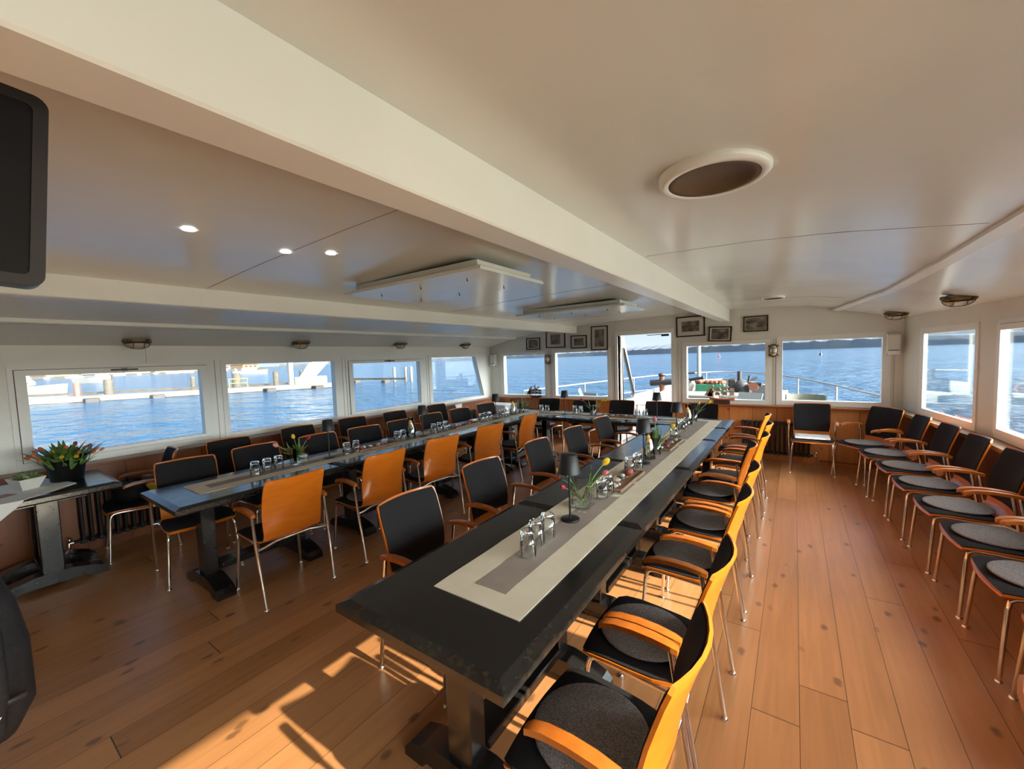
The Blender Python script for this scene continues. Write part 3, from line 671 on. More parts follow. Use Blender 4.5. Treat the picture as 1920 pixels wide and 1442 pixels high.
# ------------------------------------------------------------------ tableware
def make_glass():       # faceted tumbler standing upside down
    o = MB()
    n = 10
    outer = [(.0405, 0), (.0405, .012), (.038, .05), (.033, .112), (.031, .118), (.0, .118)]
    inner = [(.0, .098), (.029, .098), (.035, .05), (.038, .012), (.0385, 0)]
    o.lathe(outer[::1], n, smooth=False, caps=False); o.lathe(inner, 20, caps=False)
    x = o.build('drinking_glass', 'tumbler'); tag(x, None, 'glass'); return x
glass = Proto(make_glass)
ZT = .7548
gl = [('on the right table, nearest to the camera of the first trio', -.983, 1.49), ('on the right table, middle one of the first trio', -1.005, 1.60), ('on the right table, farthest of the first trio', -1.0, 1.70),
      ('on the right table, between square vase and stone tray, nearer one', -.985, 2.36), ('on the right table, between square vase and stone tray, farther one', -.99, 2.47),
      ('on the right table just past the first stone tray, nearer one', -1.015, 2.97), ('on the right table just past the first stone tray, farther one', -1.0, 3.11),
      ('on the right table standing alone just beyond the second stone tray', -1.02, 4.36),
      ('on the right table, nearest of the trio before the far carafe', -1.04, 4.80), ('on the right table, middle of the trio before the far carafe', -1.045, 4.95), ('on the right table, farthest of the trio before the far carafe', -1.045, 5.10),
      ('at the near end of the left table, nearest of the first trio', -3.63, 1.47), ('at the near end of the left table, middle of the first trio', -3.645, 1.57), ('at the near end of the left table, farthest of the first trio', -3.66, 1.67),
      ('on the left table just beyond the nearest lamp, nearer one', -3.61, 2.29), ('on the left table just beyond the nearest lamp, farther one', -3.62, 2.40),
      ('on the left table beside the left carafe, nearer one', -3.65, 2.94), ('on the left table beside the left carafe, farther one', -3.655, 3.03),
      ('on the left table after the second lamp, nearest of three', -3.64, 3.49), ('on the left table after the second lamp, middle of three', -3.645, 3.60), ('on the left table after the second lamp, farthest of three', -3.65, 3.71),
      ('on the left table before the third lamp, nearest of three', -3.65, 4.44), ('on the left table before the third lamp, middle of three', -3.66, 4.545), ('on the left table before the third lamp, farthest of three', -3.67, 4.66),
      ('on the left table before the corner carafe, nearest of three', -3.66, 4.93), ('on the left table before the corner carafe, middle of three', -3.67, 5.02), ('on the left table before the corner carafe, farthest of three', -3.675, 5.11),
      ('on the far cross table, left of the left pair', -3.345, 5.60), ('on the far cross table, right of the left pair', -3.245, 5.61),
      ('on the far cross table, left of the pair beside its lamp', -2.79, 5.68), ('on the far cross table, right of the pair beside its lamp', -2.69, 5.68),
      ('on the far cross table, left of the rightmost pair', -1.80, 5.62), ('on the far cross table, right of the rightmost pair', -1.70, 5.65)]
for l, x, y in gl: glass('upturned clear tumbler ' + l, (x, y, ZT), random.uniform(0, 3), 'upturned tumblers on the tables')

def make_lamp():
    t = empty('table_lamp', None, 'lamp')
    MB().lathe([(.0, 0), (.052, 0), (.052, .008), (.049, .010), (.0, .010)], 32).build('base', 'black', t)
    MB().tube([(0, 0, .009), (0, 0, .345)], .0055, 10).build('pole', 'blackmetal', t)
    s = MB().lathe([(.062, .262), (.045, .363), (.042, .366), (.0, .367)], 32, caps=False); s.lathe([(.0, .350), (.043, .348), (.060, .262), (.062, .262)], 32)
    s.build('lamp_shade', 'blackmetal', t)
    MB().lathe([(.0, .340), (.018, .338), (.018, .30), (.0, .298)], 14).build('bulb', 'lampglass', t)
    return t
lamp = Proto(make_lamp)
for l, x, y in [('nearest, right table in front of the square tulip vase', -1.0, 1.945), ('second along the right table, beside the orange carafe', -1.0, 3.27), ('farthest along the right table', -1.02, 4.49),
                ('nearest, left table', -3.648, 2.13), ('second along the left table, by the carafe', -3.63, 3.31), ('third along the left table near the corner', -3.66, 4.79),
                ('on the far cross table below the left windows', -2.90, 5.55), ('on the far cross table in front of the doorway', -1.51, 5.54)]:
    lamp('slim black cordless table lamp, ' + l, (x, y, ZT), 0, 'black cordless table lamps')

def make_carafe():
    t = empty('carafe', None, 'carafe')
    o = [(.0, 0), (.046, 0), (.050, .01), (.050, .06), (.040, .12), (.026, .17), (.024, .19), (.034, .245), (.036, .25)]
    i = [(.034, .25), (.022, .19), (.024, .17), (.038, .12), (.047, .06), (.047, .012), (.0, .010)]
    MB().lathe(o+i, 24).build('glass_body', 'tumbler', t)
    MB().lathe([(.0, .011), (.0465, .011), (.0465, .06), (.0375, .118), (.033, .14), (.0, .14)], 24).build('water', 'waterfill', t)
    mb = MB()
    for k in range(3): mb.lathe([(.0, -.002), (.022, -.002), (.022, .002), (.0, .002)], 16, (.0+.006*math.cos(2*k), .006*math.sin(2*k), .135+.028*k), T=RX(.9) @ RY(.5*k))
    mb.build('orange_slice', 'orange_slice', t)
    return t
carafe = Proto(make_carafe)
for l, x, y in [('middle of the right table beside the second lamp', -1.0, 3.42), ('far end of the right table', -1.075, 5.33), ('middle of the left table', -3.64, 3.14), ('far left table corner', -3.65, 5.23)]:
    carafe('glass carafe of water with orange slices, ' + l, (x, y, ZT), 0, 'carafes with orange slices')

def make_vase_sq():
    t = empty('glass_vase', None, 'vase')
    w, h, b = .058, .155, .008; mb = MB()
    mb.bev(-w, w, -w, w, 0, h, .006)
    mb.f.pop(1); mb.m.pop(1); mb.s.pop(1)
    mb.add([(-w+b, -w+b, h), (w-b, -w+b, h), (w-b, w-b, h), (-w+b, w-b, h), (-w+b, -w+b, .018), (w-b, -w+b, .018), (w-b, w-b, .018), (-w+b, w-b, .018)],
           [(4, 5, 6, 7), (0, 4, 7, 3), (1, 5, 4, 0), (2, 6, 5, 1), (3, 7, 6, 2)])
    mb.build('glass_body', 'tumbler', t); MB().box(-w+b+.001, w-b-.001, -w+b+.001, w-b-.001, .019, .085).build('water', 'waterfill', t)
    return t
def make_vase_rd():
    t = empty('glass_vase', None, 'vase')
    MB().lathe([(.0, 0), (.042, 0), (.044, .01), (.047, .15), (.044, .15), (.041, .016), (.0, .014)], 24).build('glass_body', 'tumbler', t)
    MB().lathe([(.0, .017), (.0405, .017), (.042, .075), (.0, .075)], 24).build('water', 'waterfill', t)
    return t
vsq = Proto(make_vase_sq); vrd = Proto(make_vase_rd)

def make_tulip(colr, kind='tulip'):
    def f():
        t = empty('tulip' if kind == 'tulip' else 'daffodil', None, 'flower')
        MB().tube([(0, 0, 0), (.004, 0, .08), (.012, 0, .16), (.030, 0, .23)], .0032, 6).build('stem', 'stem', t)
        mb = MB()
        for k in range(2):
            sgn = 1 if k else -1; G = []
            for i in range(7):
                u = i/6; w = .016*math.sin(PI*min(1, u*.9+.08)); c = Vector((.004+sgn*.045*u*u, sgn*.012*u, .03+.17*u-.03*u*u*k))
                G.append([c+Vector((0, -w, .004)), c+Vector((-sgn*.004, 0, 0)), c+Vector((0, w, .004))])
            H = [[v+Vector((.0008, 0, -.0008)) for v in r] for r in G]; mb.shell(G, H)
        mb.build('leaf', 'leaf', t)
        b = MB()
        if kind == 'tulip':
            for k in range(6):
                a = k*PI/3; rr = .012 if k % 2 else .014
                G = []
                for i in range(6):
                    u = i/5; w = .013*math.sin(PI*(.12+.80*u)); rad = rr*math.sin(PI*(.08+.72*u))+.001
                    c = Vector((rad*math.cos(a), rad*math.sin(a), .048*u)); tt = Vector((-math.sin(a), math.cos(a), 0))
                    G.append([c-tt*w*.9-c.normalized()*0.002, c, c+tt*w*.9-c.normalized()*0.002])
                H = [[v*Vector((.93, .93, 1)) if False else Vector((v.x*.93, v.y*.93, v.z)) for v in r] for r in G]; b.shell(G, H)
        else:
            for k in range(6):
                a = k*PI/3; T = RZ(a); b.blob(T @ Vector((.020, 0, .004)), (.018, .010, .003), 8, T=RZ(a))
            b.lathe([(.006, .0), (.010, .012), (.015, .024), (.013, .024), (.008, .010), (.0, .004)], 12)
        b.build('bloom', colr, t, loc=(.031, 0, .226), rot=(0, .35 if kind == 'tulip' else 1.3, 0))
        return t
    return f
TU = {k: Proto(make_tulip(k)) for k in ('red', 'orange', 'pink', 'yellow')}; DAF = Proto(make_tulip('yellow', 'daffodil'))
CN = {'red': 'red', 'orange': 'orange', 'pink': 'pink', 'yellow': 'yellow'}
def vase(kind, x, y, where, flowers):
    kind('clear glass vase with cut flowers, ' + where, (x, y, ZT), .1, 'flower vases on the tables')
    for i, (c, yaw, tilt, sc) in enumerate(flowers):
        a = math.radians(yaw); P = DAF if c == 'daf' else TU[c]
        r = .012
        nm = 'daffodil' if c == 'daf' else CN[c]+' tulip'
        P(f'{nm} leaning {DIR(yaw)}, {where} vase'.replace('the middle of the', 'mid'), (x-r*math.cos(a), y-r*math.sin(a), ZT+.022), (0, math.radians(tilt), a), 'cut flowers in the vases', (sc, sc, sc))
def DIR(y):
    y %= 360; return ['towards the right windows', 'to the far right', 'to the far wall', 'to the far left', 'towards the left windows', 'to the near left', 'towards the camera', 'to the near right'][int((y+22.5)//45) % 8]
vase(vsq, -1.03, 2.16, 'square right-table', [('daf', 215, 25, 1.08), ('red', 240, 42, .72), ('yellow', 50, 28, 1.15), ('pink', 20, 30, .95), ('yellow', 100, 12, .9)][:4])
vase(vrd, -1.0, 3.62, 'mid right-table', [('yellow', 25, 25, 1.1), ('pink', 110, 8, 1.15), ('red', 330, 40, .7)])
vase(vrd, -1.06, 5.56, 'far right corner', [('yellow', 20, 32, 1.2), ('yellow', 60, 20, .95)])
vase(vsq, -3.69, 1.86, 'near left-table', [('pink', 215, 45, 1.05), ('yellow', 180, 12, .95), ('red', 40, 18, .95)])
vase(vrd, -3.63, 5.44, 'far left corner', [('yellow', 10, 18, 1.15), ('red', 30, 35, 1.1), ('pink', 330, 42, 1.05), ('yellow', 190, 35, 1.0)])
vase(vrd, -2.455, 5.60, 'far cross-table', [('red', 190, 32, 1.1), ('yellow', 5, 35, 1.15), ('yellow', 30, 28, 1.0)])

def make_tray():
    t = tag(MB().bev(-.075, .075, -.25, .25, 0, .010, .003).bev(-.078, -.066, -.25, .25, 0, .022, .003).bev(.066, .078, -.25, .25, 0, .022, .003).bev(-.075, .075, -.252, -.242, 0, .022, .003).bev(-.075, .075, .242, .252, 0, .022, .003).build('driftwood_tray', 'tan'), None, 'tray')
    return t
tray = Proto(make_tray)
def make_peb(m_, r):
    def f(): return tag(MB().blob((0, 0, r[2]), r, 10, jit=.1).build('pebble', m_), None, 'pebble')
    return f
PEB = [Proto(make_peb('stone', (.032, .022, .014))), Proto(make_peb('stone_dark', (.024, .018, .011))), Proto(make_peb('stone_red', (.022, .020, .017))), Proto(make_peb('cushion_white', (.020, .016, .012)))]
PN = ['tan pebble', 'dark pebble', 'reddish pebble', 'white pebble']
PP = ['at its near end', 'second from its near end', 'third from its near end', 'near its middle', 'third from its far end', 'second from its far end', 'at its far end']
for k, (x, y, rot, w) in enumerate([(-.985, 2.74, 0, 'first tray on the right table'), (-.99, 4.02, 0, 'second tray on the right table'), (-3.64, 2.66, 0, 'nearer tray on the left table'), (-3.66, 4.08, .02, 'farther tray on the left table'), (-2.08, 5.58, PI/2, 'tray on the far cross table')]):
    tray('narrow driftwood tray of pebbles, ' + w, (x, y, ZT), rot, 'driftwood pebble trays')
    for i in range(7):
        u = -.20+.066*i; v = random.uniform(-.03, .03); c, s = math.cos(rot), math.sin(rot); j = random.choice([0, 0, 1, 2, 3, 1]) if k else [0, 3, 0, 1, 3, 2, 0][i]
        sc = random.uniform(.85, 1.25) if k else [1.3, .8, 1.1, .9, 1.0, 1.4, 1.0][i]
        PEB[j](f'{PN[j]} {PP[i]}, {w}', (x+v*c-u*s, y+v*s+u*c, ZT+.010), random.uniform(0, 3), 'pebbles on the trays', (sc, sc, sc))

# ------------------------------------------------------------------ flower side table
t = table(-5.33, -4.53, .04, .84, 'small black side table under the left window holding the tulip bucket', None, True)
ct = MB(); zt = .7515
vs = [(-5.28, .02, zt), (-4.515, .02, zt), (-4.515, .32, zt), (-4.80, .62, zt), (-5.28, .50, zt)]
ct.add([Vector(v)+Vector((0, 0, k)) for k in (0, .003) for v in vs], [(4, 3, 2, 1, 0), (5, 6, 7, 8, 9)]+[(i, (i+1) % 5, 5+(i+1) % 5, 5+i) for i in range(5)])
dv = [(-4.515, .02, zt+.003), (-4.515, .32, zt+.003), (-4.510, .31, zt-.02), (-4.505, .18, .62), (-4.505, .10, .52), (-4.505, .02, .45)]
ct.add([Vector(v)+Vector((k, 0, 0)) for k in (0, .004) for v in dv], [(0, 1, 2, 3, 4, 5), (11, 10, 9, 8, 7, 6)]+[(i, 6+i, 6+(i+1) % 6, (i+1) % 6) for i in range(6)])
tag(ct.build('table_cloth', 'paper'), 'pale cloth laid askew with a corner hanging off the flower table', 'cloth')
bk = empty('flower_bucket', 'black bucket filled with tulips on the left side table', 'bucket', (-5.02, .60, .7555))
MB().lathe([(.0, 0), (.098, 0), (.128, .205), (.132, .207), (.132, .215), (.124, .215), (.094, .01), (.0, .01)], 36).build('pail', 'black', bk)
MB().lathe([(.0, .12), (.112, .12), (.112, .15), (.0, .15)], 20).build('stems_mass', 'stem', bk)
TL = []
for i in range(22):
    a = i*2.39996; rad = math.sqrt((i+.5)/22); c = ['orange', 'red', 'orange', 'pink', 'orange', 'yellow', 'red', 'orange'][i % 8]
    tl = 6+34*rad; px, py = -5.02+.085*rad*math.cos(a), .60+.085*rad*math.sin(a); s_ = 1.0-.12*rad+random.uniform(-.08, .04)
    TL.append((f'{CN[c]} tulip in the black bucket, {["at the centre", "midway out", "at the rim"][min(2, int(rad*3))]}, {DIR(math.degrees(a))}', TU[c], px, py, tl, a, s_))
for k, (lb_, P_, px, py, tl, a, s_) in enumerate(TL):
    same = [j for j, q_ in enumerate(TL) if q_[0] == lb_]; r_k = same.index(k)
    suf = '' if len(same) == 1 else [', inner one', ', outer one'][r_k] if len(same) == 2 else [', innermost', ', middle one', ', outermost', ', very last'][r_k]
    P_(lb_+suf, (px, py, .7555+.07), (0, math.radians(tl), a), 'tulips in the black bucket', (s_*.82, s_*1.0, s_*.95))
mb = MB()
for k in range(70):
    a = k*2.39996+.5; rad = math.sqrt((k+.5)/70); T = TR((.085*rad*math.cos(a), .085*rad*math.sin(a), .14)) @ RZ(a) @ RY(math.radians(8+48*rad+random.uniform(-8, 8)))
    G = []; L_ = random.uniform(.15, .235)
    for i in range(6):
        u = i/5; w = .020*math.sin(PI*min(1, u*.85+.15)); G.append([T @ Vector((.03*u*u, w*q_, L_*u)) for q_ in (-1, 0, 1)])
    mb.shell(G, [[v+Vector((.0006, 0, -.0008)) for v in r] for r in G])
lv = mb.build('leaves', 'leaf', bk); lv['kind'] = 'stuff'
pl = empty('planter', 'small white folded planter with succulents on the left side table', 'planter', (-4.93, .37, .7555), .3)
mb = MB(); a, b, c_, d_ = .055, .045, .10, .075
vs = [(-a, -b, 0), (a, -b, 0), (a, b, 0), (-a, b, 0), (-c_, -d_, .09), (c_, -d_, .09), (c_, d_, .09), (-c_, d_, .09), (-c_+.006, -d_+.006, .088), (c_-.006, -d_+.006, .088), (c_-.006, d_-.006, .088), (-c_+.006, d_-.006, .088)]
mb.add(vs, [(3, 2, 1, 0), (0, 1, 5, 4), (1, 2, 6, 5), (2, 3, 7, 6), (3, 0, 4, 7), (4, 5, 9, 8), (5, 6, 10, 9), (6, 7, 11, 10), (7, 4, 8, 11)]); mb.build('pot', 'planter', pl)
MB().add([(-.09, -.066, .078), (.09, -.066, .078), (.09, .066, .078), (-.09, .066, .078), (-.07, -.05, .06), (.07, -.05, .06), (.07, .05, .06), (-.07, .05, .06)], [(0, 1, 2, 3), (7, 6, 5, 4), (0, 4, 5, 1), (1, 5, 6, 2), (2, 6, 7, 3), (3, 7, 4, 0)]).build('soil', 'soil', pl)
mb = MB()
for cx, cy, r in ((-.05, 0, .045), (.045, .01, .05), (0, -.03, .035), (.01, .04, .03)):
    for k in range(12):
        a = k*2.4; ti = .3+.09*k; T = RZ(a) @ RY(ti)
        mb.blob((cx, cy, .078), (.006, .006, r*.75), 6, T=TR((0, 0, 0)) @ T @ TR((0, 0, r*.6)))
mb.build('succulent', 'leaf', pl)
mb = MB().blob((.03, -.01, .095), (.035, .02, .018), 8, jit=.2).blob((-.045, .0, .10), (.025, .02, .02), 8, jit=.2); mb.build('bark_piece', 'stone', pl)
lf_ = MB().bev(-.05, .05, -.075, .075, 0, .003, .001).build('leaflet', mat('leaflet_print', (.30, .16, .12), .5), loc=(-4.78, .22, .7555), rot=.5); tag(lf_, 'small reddish leaflet on the pale cloth before the planter', 'leaflet')

# bags on the chair at left, backpack
bg_ = empty('carrier_bag', 'black carrier bag slumped on the chair beside the radiator', 'bag', (-5.03, .98, .456))
MB().blob((0, 0, .085), (.15, .13, .09), 14, jit=.12).build('bag_body', 'bagcloth', bg_)
MB().tube([(-.08, .0, .15), (-.05, .0, .22), (.05, .0, .23), (.09, .0, .15)], .008, 6).build('handle', 'castiron', bg_)
yb = MB().bev(-.055, .055, -.03, .03, 0, .13, .006).build('yellow_carton', 'yellow', loc=(-4.94, 1.13, .4565), rot=.5); tag(yb, 'yellow carton on the chair behind the left table corner', 'carton')
pb = MB().bev(-.05, .05, -.03, .03, 0, .19, .006).build('paper_bag', 'tan', loc=(-5.10, 1.13, .4565), rot=.2); tag(pb, 'brown paper bag on the chair beside the yellow carton', 'bag')

bp_ = empty('backpack', 'black backpack with buckled straps at the left edge', 'backpack', (-2.14, -.10, .4565), 0)
G = []
def sup(r, z, k): return r
mb = MB(); prof_ = [(0, .55, .45), (.03, .86, .80), (.12, 1.0, 1.0), (.30, 1.0, .96), (.44, .96, .84), (.53, .80, .62), (.58, .50, .38), (.60, .15, .12)]
n_ = 24; vs = []
for z, a, b in prof_:
    for k in range(n_):
        th = 2*PI*k/n_; cx, cy = math.cos(th), math.sin(th); f = lambda c: math.copysign(abs(c)**.6, c)
        vs.append((.13*b*f(cx), .225*a*f(cy)*(1+.03*math.sin(z*30+3*th)), z))
mb.add(vs, [(i*n_+k, i*n_+(k+1) % n_, (i+1)*n_+(k+1) % n_, (i+1)*n_+k) for i in range(len(prof_)-1) for k in range(n_)], 0, True); mb.add(vs[:n_], [tuple(range(n_-1, -1, -1))]); mb.add(vs[-n_:], [tuple(range(n_))])
mb.build('pack_body', 'bagcloth', bp_)
MB().tube([(.10, .13, .52), (.15, .15, .40), (.165, .15, .22), (.14, .14, .08)], [.016, .02, .02, .014], 8).build('shoulder_strap', 'bagcloth', bp_)
MB().tube([(.155, .10, .20), (.165, .15, .19), (.14, .20, .18)], .010, 6).build('compression_strap', 'black', bp_)
MB().bev(.150, .172, .10, .145, .14, .20, .004).build('buckle', 'castiron', bp_); MB().tube([(.165, .09, .16), (.176, .12, .10), (.165, .15, .16), (.160, .12, .19)], .004, 6).build('clip', 'chrome', bp_)
MB().tube([(-.02, -.05, .58), (-.02, -.02, .64), (-.02, .04, .64), (-.02, .07, .57)], .010, 8).build('haul_loop', 'bagcloth', bp_)
place(-2.14, -.46, 90, 'armchair mostly outside the left edge carrying the backpack', None)

# hanging monitor
mo = empty('monitor', 'black flat monitor hanging from the ceiling at the left edge', 'monitor', (-1.16, -.166, 2.0)); mo.rotation_euler = (-.085, 0, 0)
def rrect(hw, z0, z1, r, n=5):
    p = []
    for cx, cz, a0 in ((hw-r, z0+r, -90), (hw-r, z1-r, 0), (-hw+r, z1-r, 90), (-hw+r, z0+r, 180)):
        for k in range(n+1): a = math.radians(a0+90*k/n); p.append((cx+r*math.cos(a), cz+r*math.sin(a)))
    return p
MB().prism(rrect(.315, -.166, .180, .02), 'x', -.03, .018).build('casing', 'black', mo)
bz = MB(); o_, i_ = rrect(.315, -.166, .180, .02), rrect(.296, -.147, .161, .010); n_ = len(o_)
bz.add([Vector((x, u, v)) for x, P in ((.018, o_), (.024, o_), (.024, i_), (.018, i_)) for u, v in P], [(k*n_+i, k*n_+(i+1) % n_, (k+1)*n_+(i+1) % n_, (k+1)*n_+i) for k in range(3) for i in range(n_)])
bz.build('bezel', 'castiron', mo)
MB().prism(rrect(.297, -.148, .162, .008), 'x', .0175, .0195).build('screen', 'screen', mo)
MB().box(-.02, .0, -.03, .03, .17, .262).box(-.05, -.03, -.06, .06, -.05, .25).build('ceiling_bracket', 'black', mo)

# ------------------------------------------------------------------ radiators
def make_rad(n):
    def f():
        t = empty('radiator', None, 'radiator')
        for i in range(n):
            x = (i-(n-1)/2)*.058; mb = MB()
            for y in (-.030, 0, .030): mb.tube([(x, y, .08), (x, y, .50)], .014, 8)
            mb.bev(x-.024, x+.024, -.045, .045, .49, .535, .010); mb.bev(x-.024, x+.024, -.045, .045, .05, .095, .010)
            mb.build('section', 'castiron', t)
        e_ = (n/2)*.058
        MB().tube([(-e_, 0, .075), (e_+.03, 0, .075)], .012, 8).tube([(-e_, 0, .51), (e_, 0, .51)], .012, 8).build('manifold', 'castiron', t)
        MB().tube([(e_+.03, 0, .075), (e_+.06, 0, .075), (e_+.06, 0, -.04)], .011, 8).blob((e_+.055, 0, .10), (.018, .018, .03), 8).build('valve', 'chrome', t)
        return t
    return f
rA = Proto(make_rad(15)); rB = Proto(make_rad(11))
rA('dark cast-iron column radiator under the right far window', (-.23, 7.04, .05), 0, 'cast iron radiators')
rB('dark cast-iron radiator beside the flower table under the left window', (-5.31, .98, .05), -PI/2, 'cast iron radiators')
rB('dark cast-iron radiator near the far left corner under the last lake window', (-5.31, 5.95, .10), -PI/2, 'cast iron radiators')
rA('dark cast-iron column radiator under the far left windows', (-4.3, 7.04, .05), 0, 'cast iron radiators')
cb_ = MB().bev(-.28, .28, -.22, .22, 0, .70, .01).build('corner_cabinet', 'white', loc=(-5.06, 6.79, 0)); tag(cb_, 'low white cabinet in the far left corner', 'cabinet')
tw = MB().add([(-5.25, 5.62, .80), (-5.24, 5.80, .805), (-5.22, 5.75, .52), (-5.256, 5.62, .80), (-5.246, 5.80, .805), (-5.226, 5.75, .52)], [(0, 1, 2), (5, 4, 3), (0, 3, 4, 1), (1, 4, 5, 2), (2, 5, 3, 0)]).build('hanging_cloth', 'white')
tag(tw, 'pointed white cloth hanging from the ledge over the far left radiator', 'cloth')
# things on the lone chair
pc = MB().bev(-.19, .19, -.17, .17, 0, .018, .008).build('square_cushion', 'cushion_white', loc=(.20, 6.65, .4575)); tag(pc, 'thin pale square cushion on the lone chair at the far wall', 'cushion')
pp = MB().bev(-.13, .13, -.05, .05, 0, .004, .001).build('paper_sheet', 'paper', loc=(.17, 6.70, .4762), rot=.15); tag(pp, 'white folded paper lying on the pale cushion of the lone chair', 'paper')

# ------------------------------------------------------------------ ceiling fittings
def make_board(w, l):
    def f():
        t = empty('ceiling_panel', None, 'ceiling panel')
        MB().bev(-w/2+.07, w/2-.07, -l/2+.06, l/2-.06, .020, .075, .003).build('mounting_box', 'beam', t)
        MB().bev(-w/2, w/2, -l/2, l/2, 0, .022, .003).build('panel_board', 'ceil', t)
        for i in range(3):
            for s in (-1, 1):
                x, y = (-.32+.32*i)*w, s*l*.28
                MB().tube([(x, y, .002), (x, y, -.018), (x+.006, y, -.022), (x+.006, y, -.012)], .0025, 6).build('hook', 'castiron', t)
        return t
    return f
Proto(make_board(1.335, .715))('white hooked panel hung under the ceiling, the nearer of two', (-2.148, 2.20, 2.168), 0, 'hooked ceiling panels')
Proto(make_board(1.40, .70))('white hooked panel hung under the ceiling, the farther of two', (-2.19, 4.62, 2.168), 0, 'hooked ceiling panels')
def make_vent():
    t = empty('ceiling_speaker', None, 'ceiling vent')
    MB().lathe([(.178, .0), (.176, -.020), (.166, -.030), (.146, -.030), (.142, -.022)], 40, caps=False).build('ring', 'beam', t)
    MB().lathe([(.0, -.020), (.120, -.020), (.125, -.028), (.148, -.028), (.150, -.022), (.150, .0), (.0, .0)], 40).build('grille', 'mesh', t)
    return t
vent = Proto(make_vent)
vent('large round ceiling vent with brown mesh, near one', (-.238, 1.60, 2.268), 0, 'round mesh ceiling vents')
vent('small-looking round ceiling vent with brown mesh, far one', (-.215, 5.72, 2.268), 0, 'round mesh ceiling vents', (.7, .7, 1))
def make_down():
    return tag(MB().lathe([(.032, 0), (.032, -.004), (.026, -.005), (.0, -.003)], 20).build('downlight', 'led'), None, 'downlight')
down = Proto(make_down)
for i, (x, y) in enumerate([(-2.17, .69), (-2.23, 1.13), (-2.10, 1.31)]):
    down('tiny recessed ceiling downlight, ' + ['leftmost in the photo', 'middle of the three', 'rightmost beside the nearer hooked panel'][i], (x, y, ceil_z(x, y)-.0005), 0, 'recessed downlights', (.75, .75, 1))

def make_bulkhead():
    t = empty('bulkhead_lamp', None, 'lamp')    # oval cage lamp, base in XZ plane, facing +Y local... stands off along +Z
    def oval(a, b, z, n=24): return [Vector((a*math.cos(2*PI*k/n), b*math.sin(2*PI*k/n), z)) for k in range(n)]
    mb = MB(); R_ = [oval(.062, .098, 0), oval(.062, .098, .018), oval(.050, .086, .028)]
    n = 24; vs = [v for r in R_ for v in r]; mb.add(vs, [(i*n+k, i*n+(k+1) % n, (i+1)*n+(k+1) % n, (i+1)*n+k) for i in range(2) for k in range(n)]); mb.add(R_[0], [tuple(range(n-1, -1, -1))]); mb.add(R_[2], [tuple(range(n))])
    for sx in (-1, 1):
        for sy in (-1, 1): mb.blob((.056*sx, .070*sy, .012), (.014, .014, .012), 8)
    mb.build('base', 'brass', t)
    MB().blob((0, 0, .026), (.046, .080, .042), 16).build('glass_dome', 'lampglass', t)
    mb = MB(); rr = oval(.052, .086, .030); mb.tube(rr+[rr[0]], .004, 6)
    for y in (-.035, .035): mb.tube([(.050*math.cos(a_), y, .028+.045*math.sin(a_)) for a_ in [PI*k/8 for k in range(9)]], .0035, 6)
    mb.tube([(0, .086*math.cos(a_), .028+.047*math.sin(a_)) for a_ in [PI*k/10 for k in range(11)]], .0035, 6)
    mb.build('cage', 'brass', t)
    return t
bh = Proto(make_bulkhead)
for i, y in enumerate([1.20, 2.83, 4.48, 6.10]):
    bh(f'brass cage lamp on the sloped ceiling edge over the lake windows, {ORD[i]}', (-5.36, y, ceil_z(-5.36, y)-.002), (0, PI-.10, 0), 'brass cage lamps over the lake windows', (1.15, 1.15, 1.15))
bh('oval brass cage lamp on the far wall between the two right windows', (-.256, 7.135, 1.626), (PI/2, 0, 0), None)
bh('oval brass cage lamp on the far wall between the two left windows', (-4.08, 7.135, 1.594), (PI/2, 0, 0), None)
bh('brass cage lamp on the ceiling by the far right corner', (1.00, 6.68, ceil_z(1.00, 6.68)-.002), (PI-.02, -.22, PI/2), 'brass cage lamps on the right ceiling slope', (1.2, 1.2, 1.2))
bh('brass cage lamp on the right ceiling slope, the nearer one', (1.16, 5.12, ceil_z(1.16, 5.12)-.002), (PI-.02, -.22, PI/2), 'brass cage lamps on the right ceiling slope', (1.2, 1.2, 1.2))
def make_spk():
    t = empty('wall_speaker', None, 'speaker')
    MB().prism([(0, .15), (-.11, .11), (-.10, -.10), (0, -.15)], 'x', -.06, .06).build('cabinet', 'wall', t)
    MB().box(-.055, .055, -.125, -.10, -.14, -.09).build('terminal_box', 'white', t); MB().box(-.05, .05, -.110, -.10, -.085, -.078).build('slot', 'castiron', t)
    return t
spk = Proto(make_spk)
spk('cream wedge speaker high in the far right corner', (1.04, 7.148, 1.665), 0, 'cream wedge speakers'); spk('cream wedge speaker high in the far left corner', (-5.43, 7.148, 1.615), 0, 'cream wedge speakers')

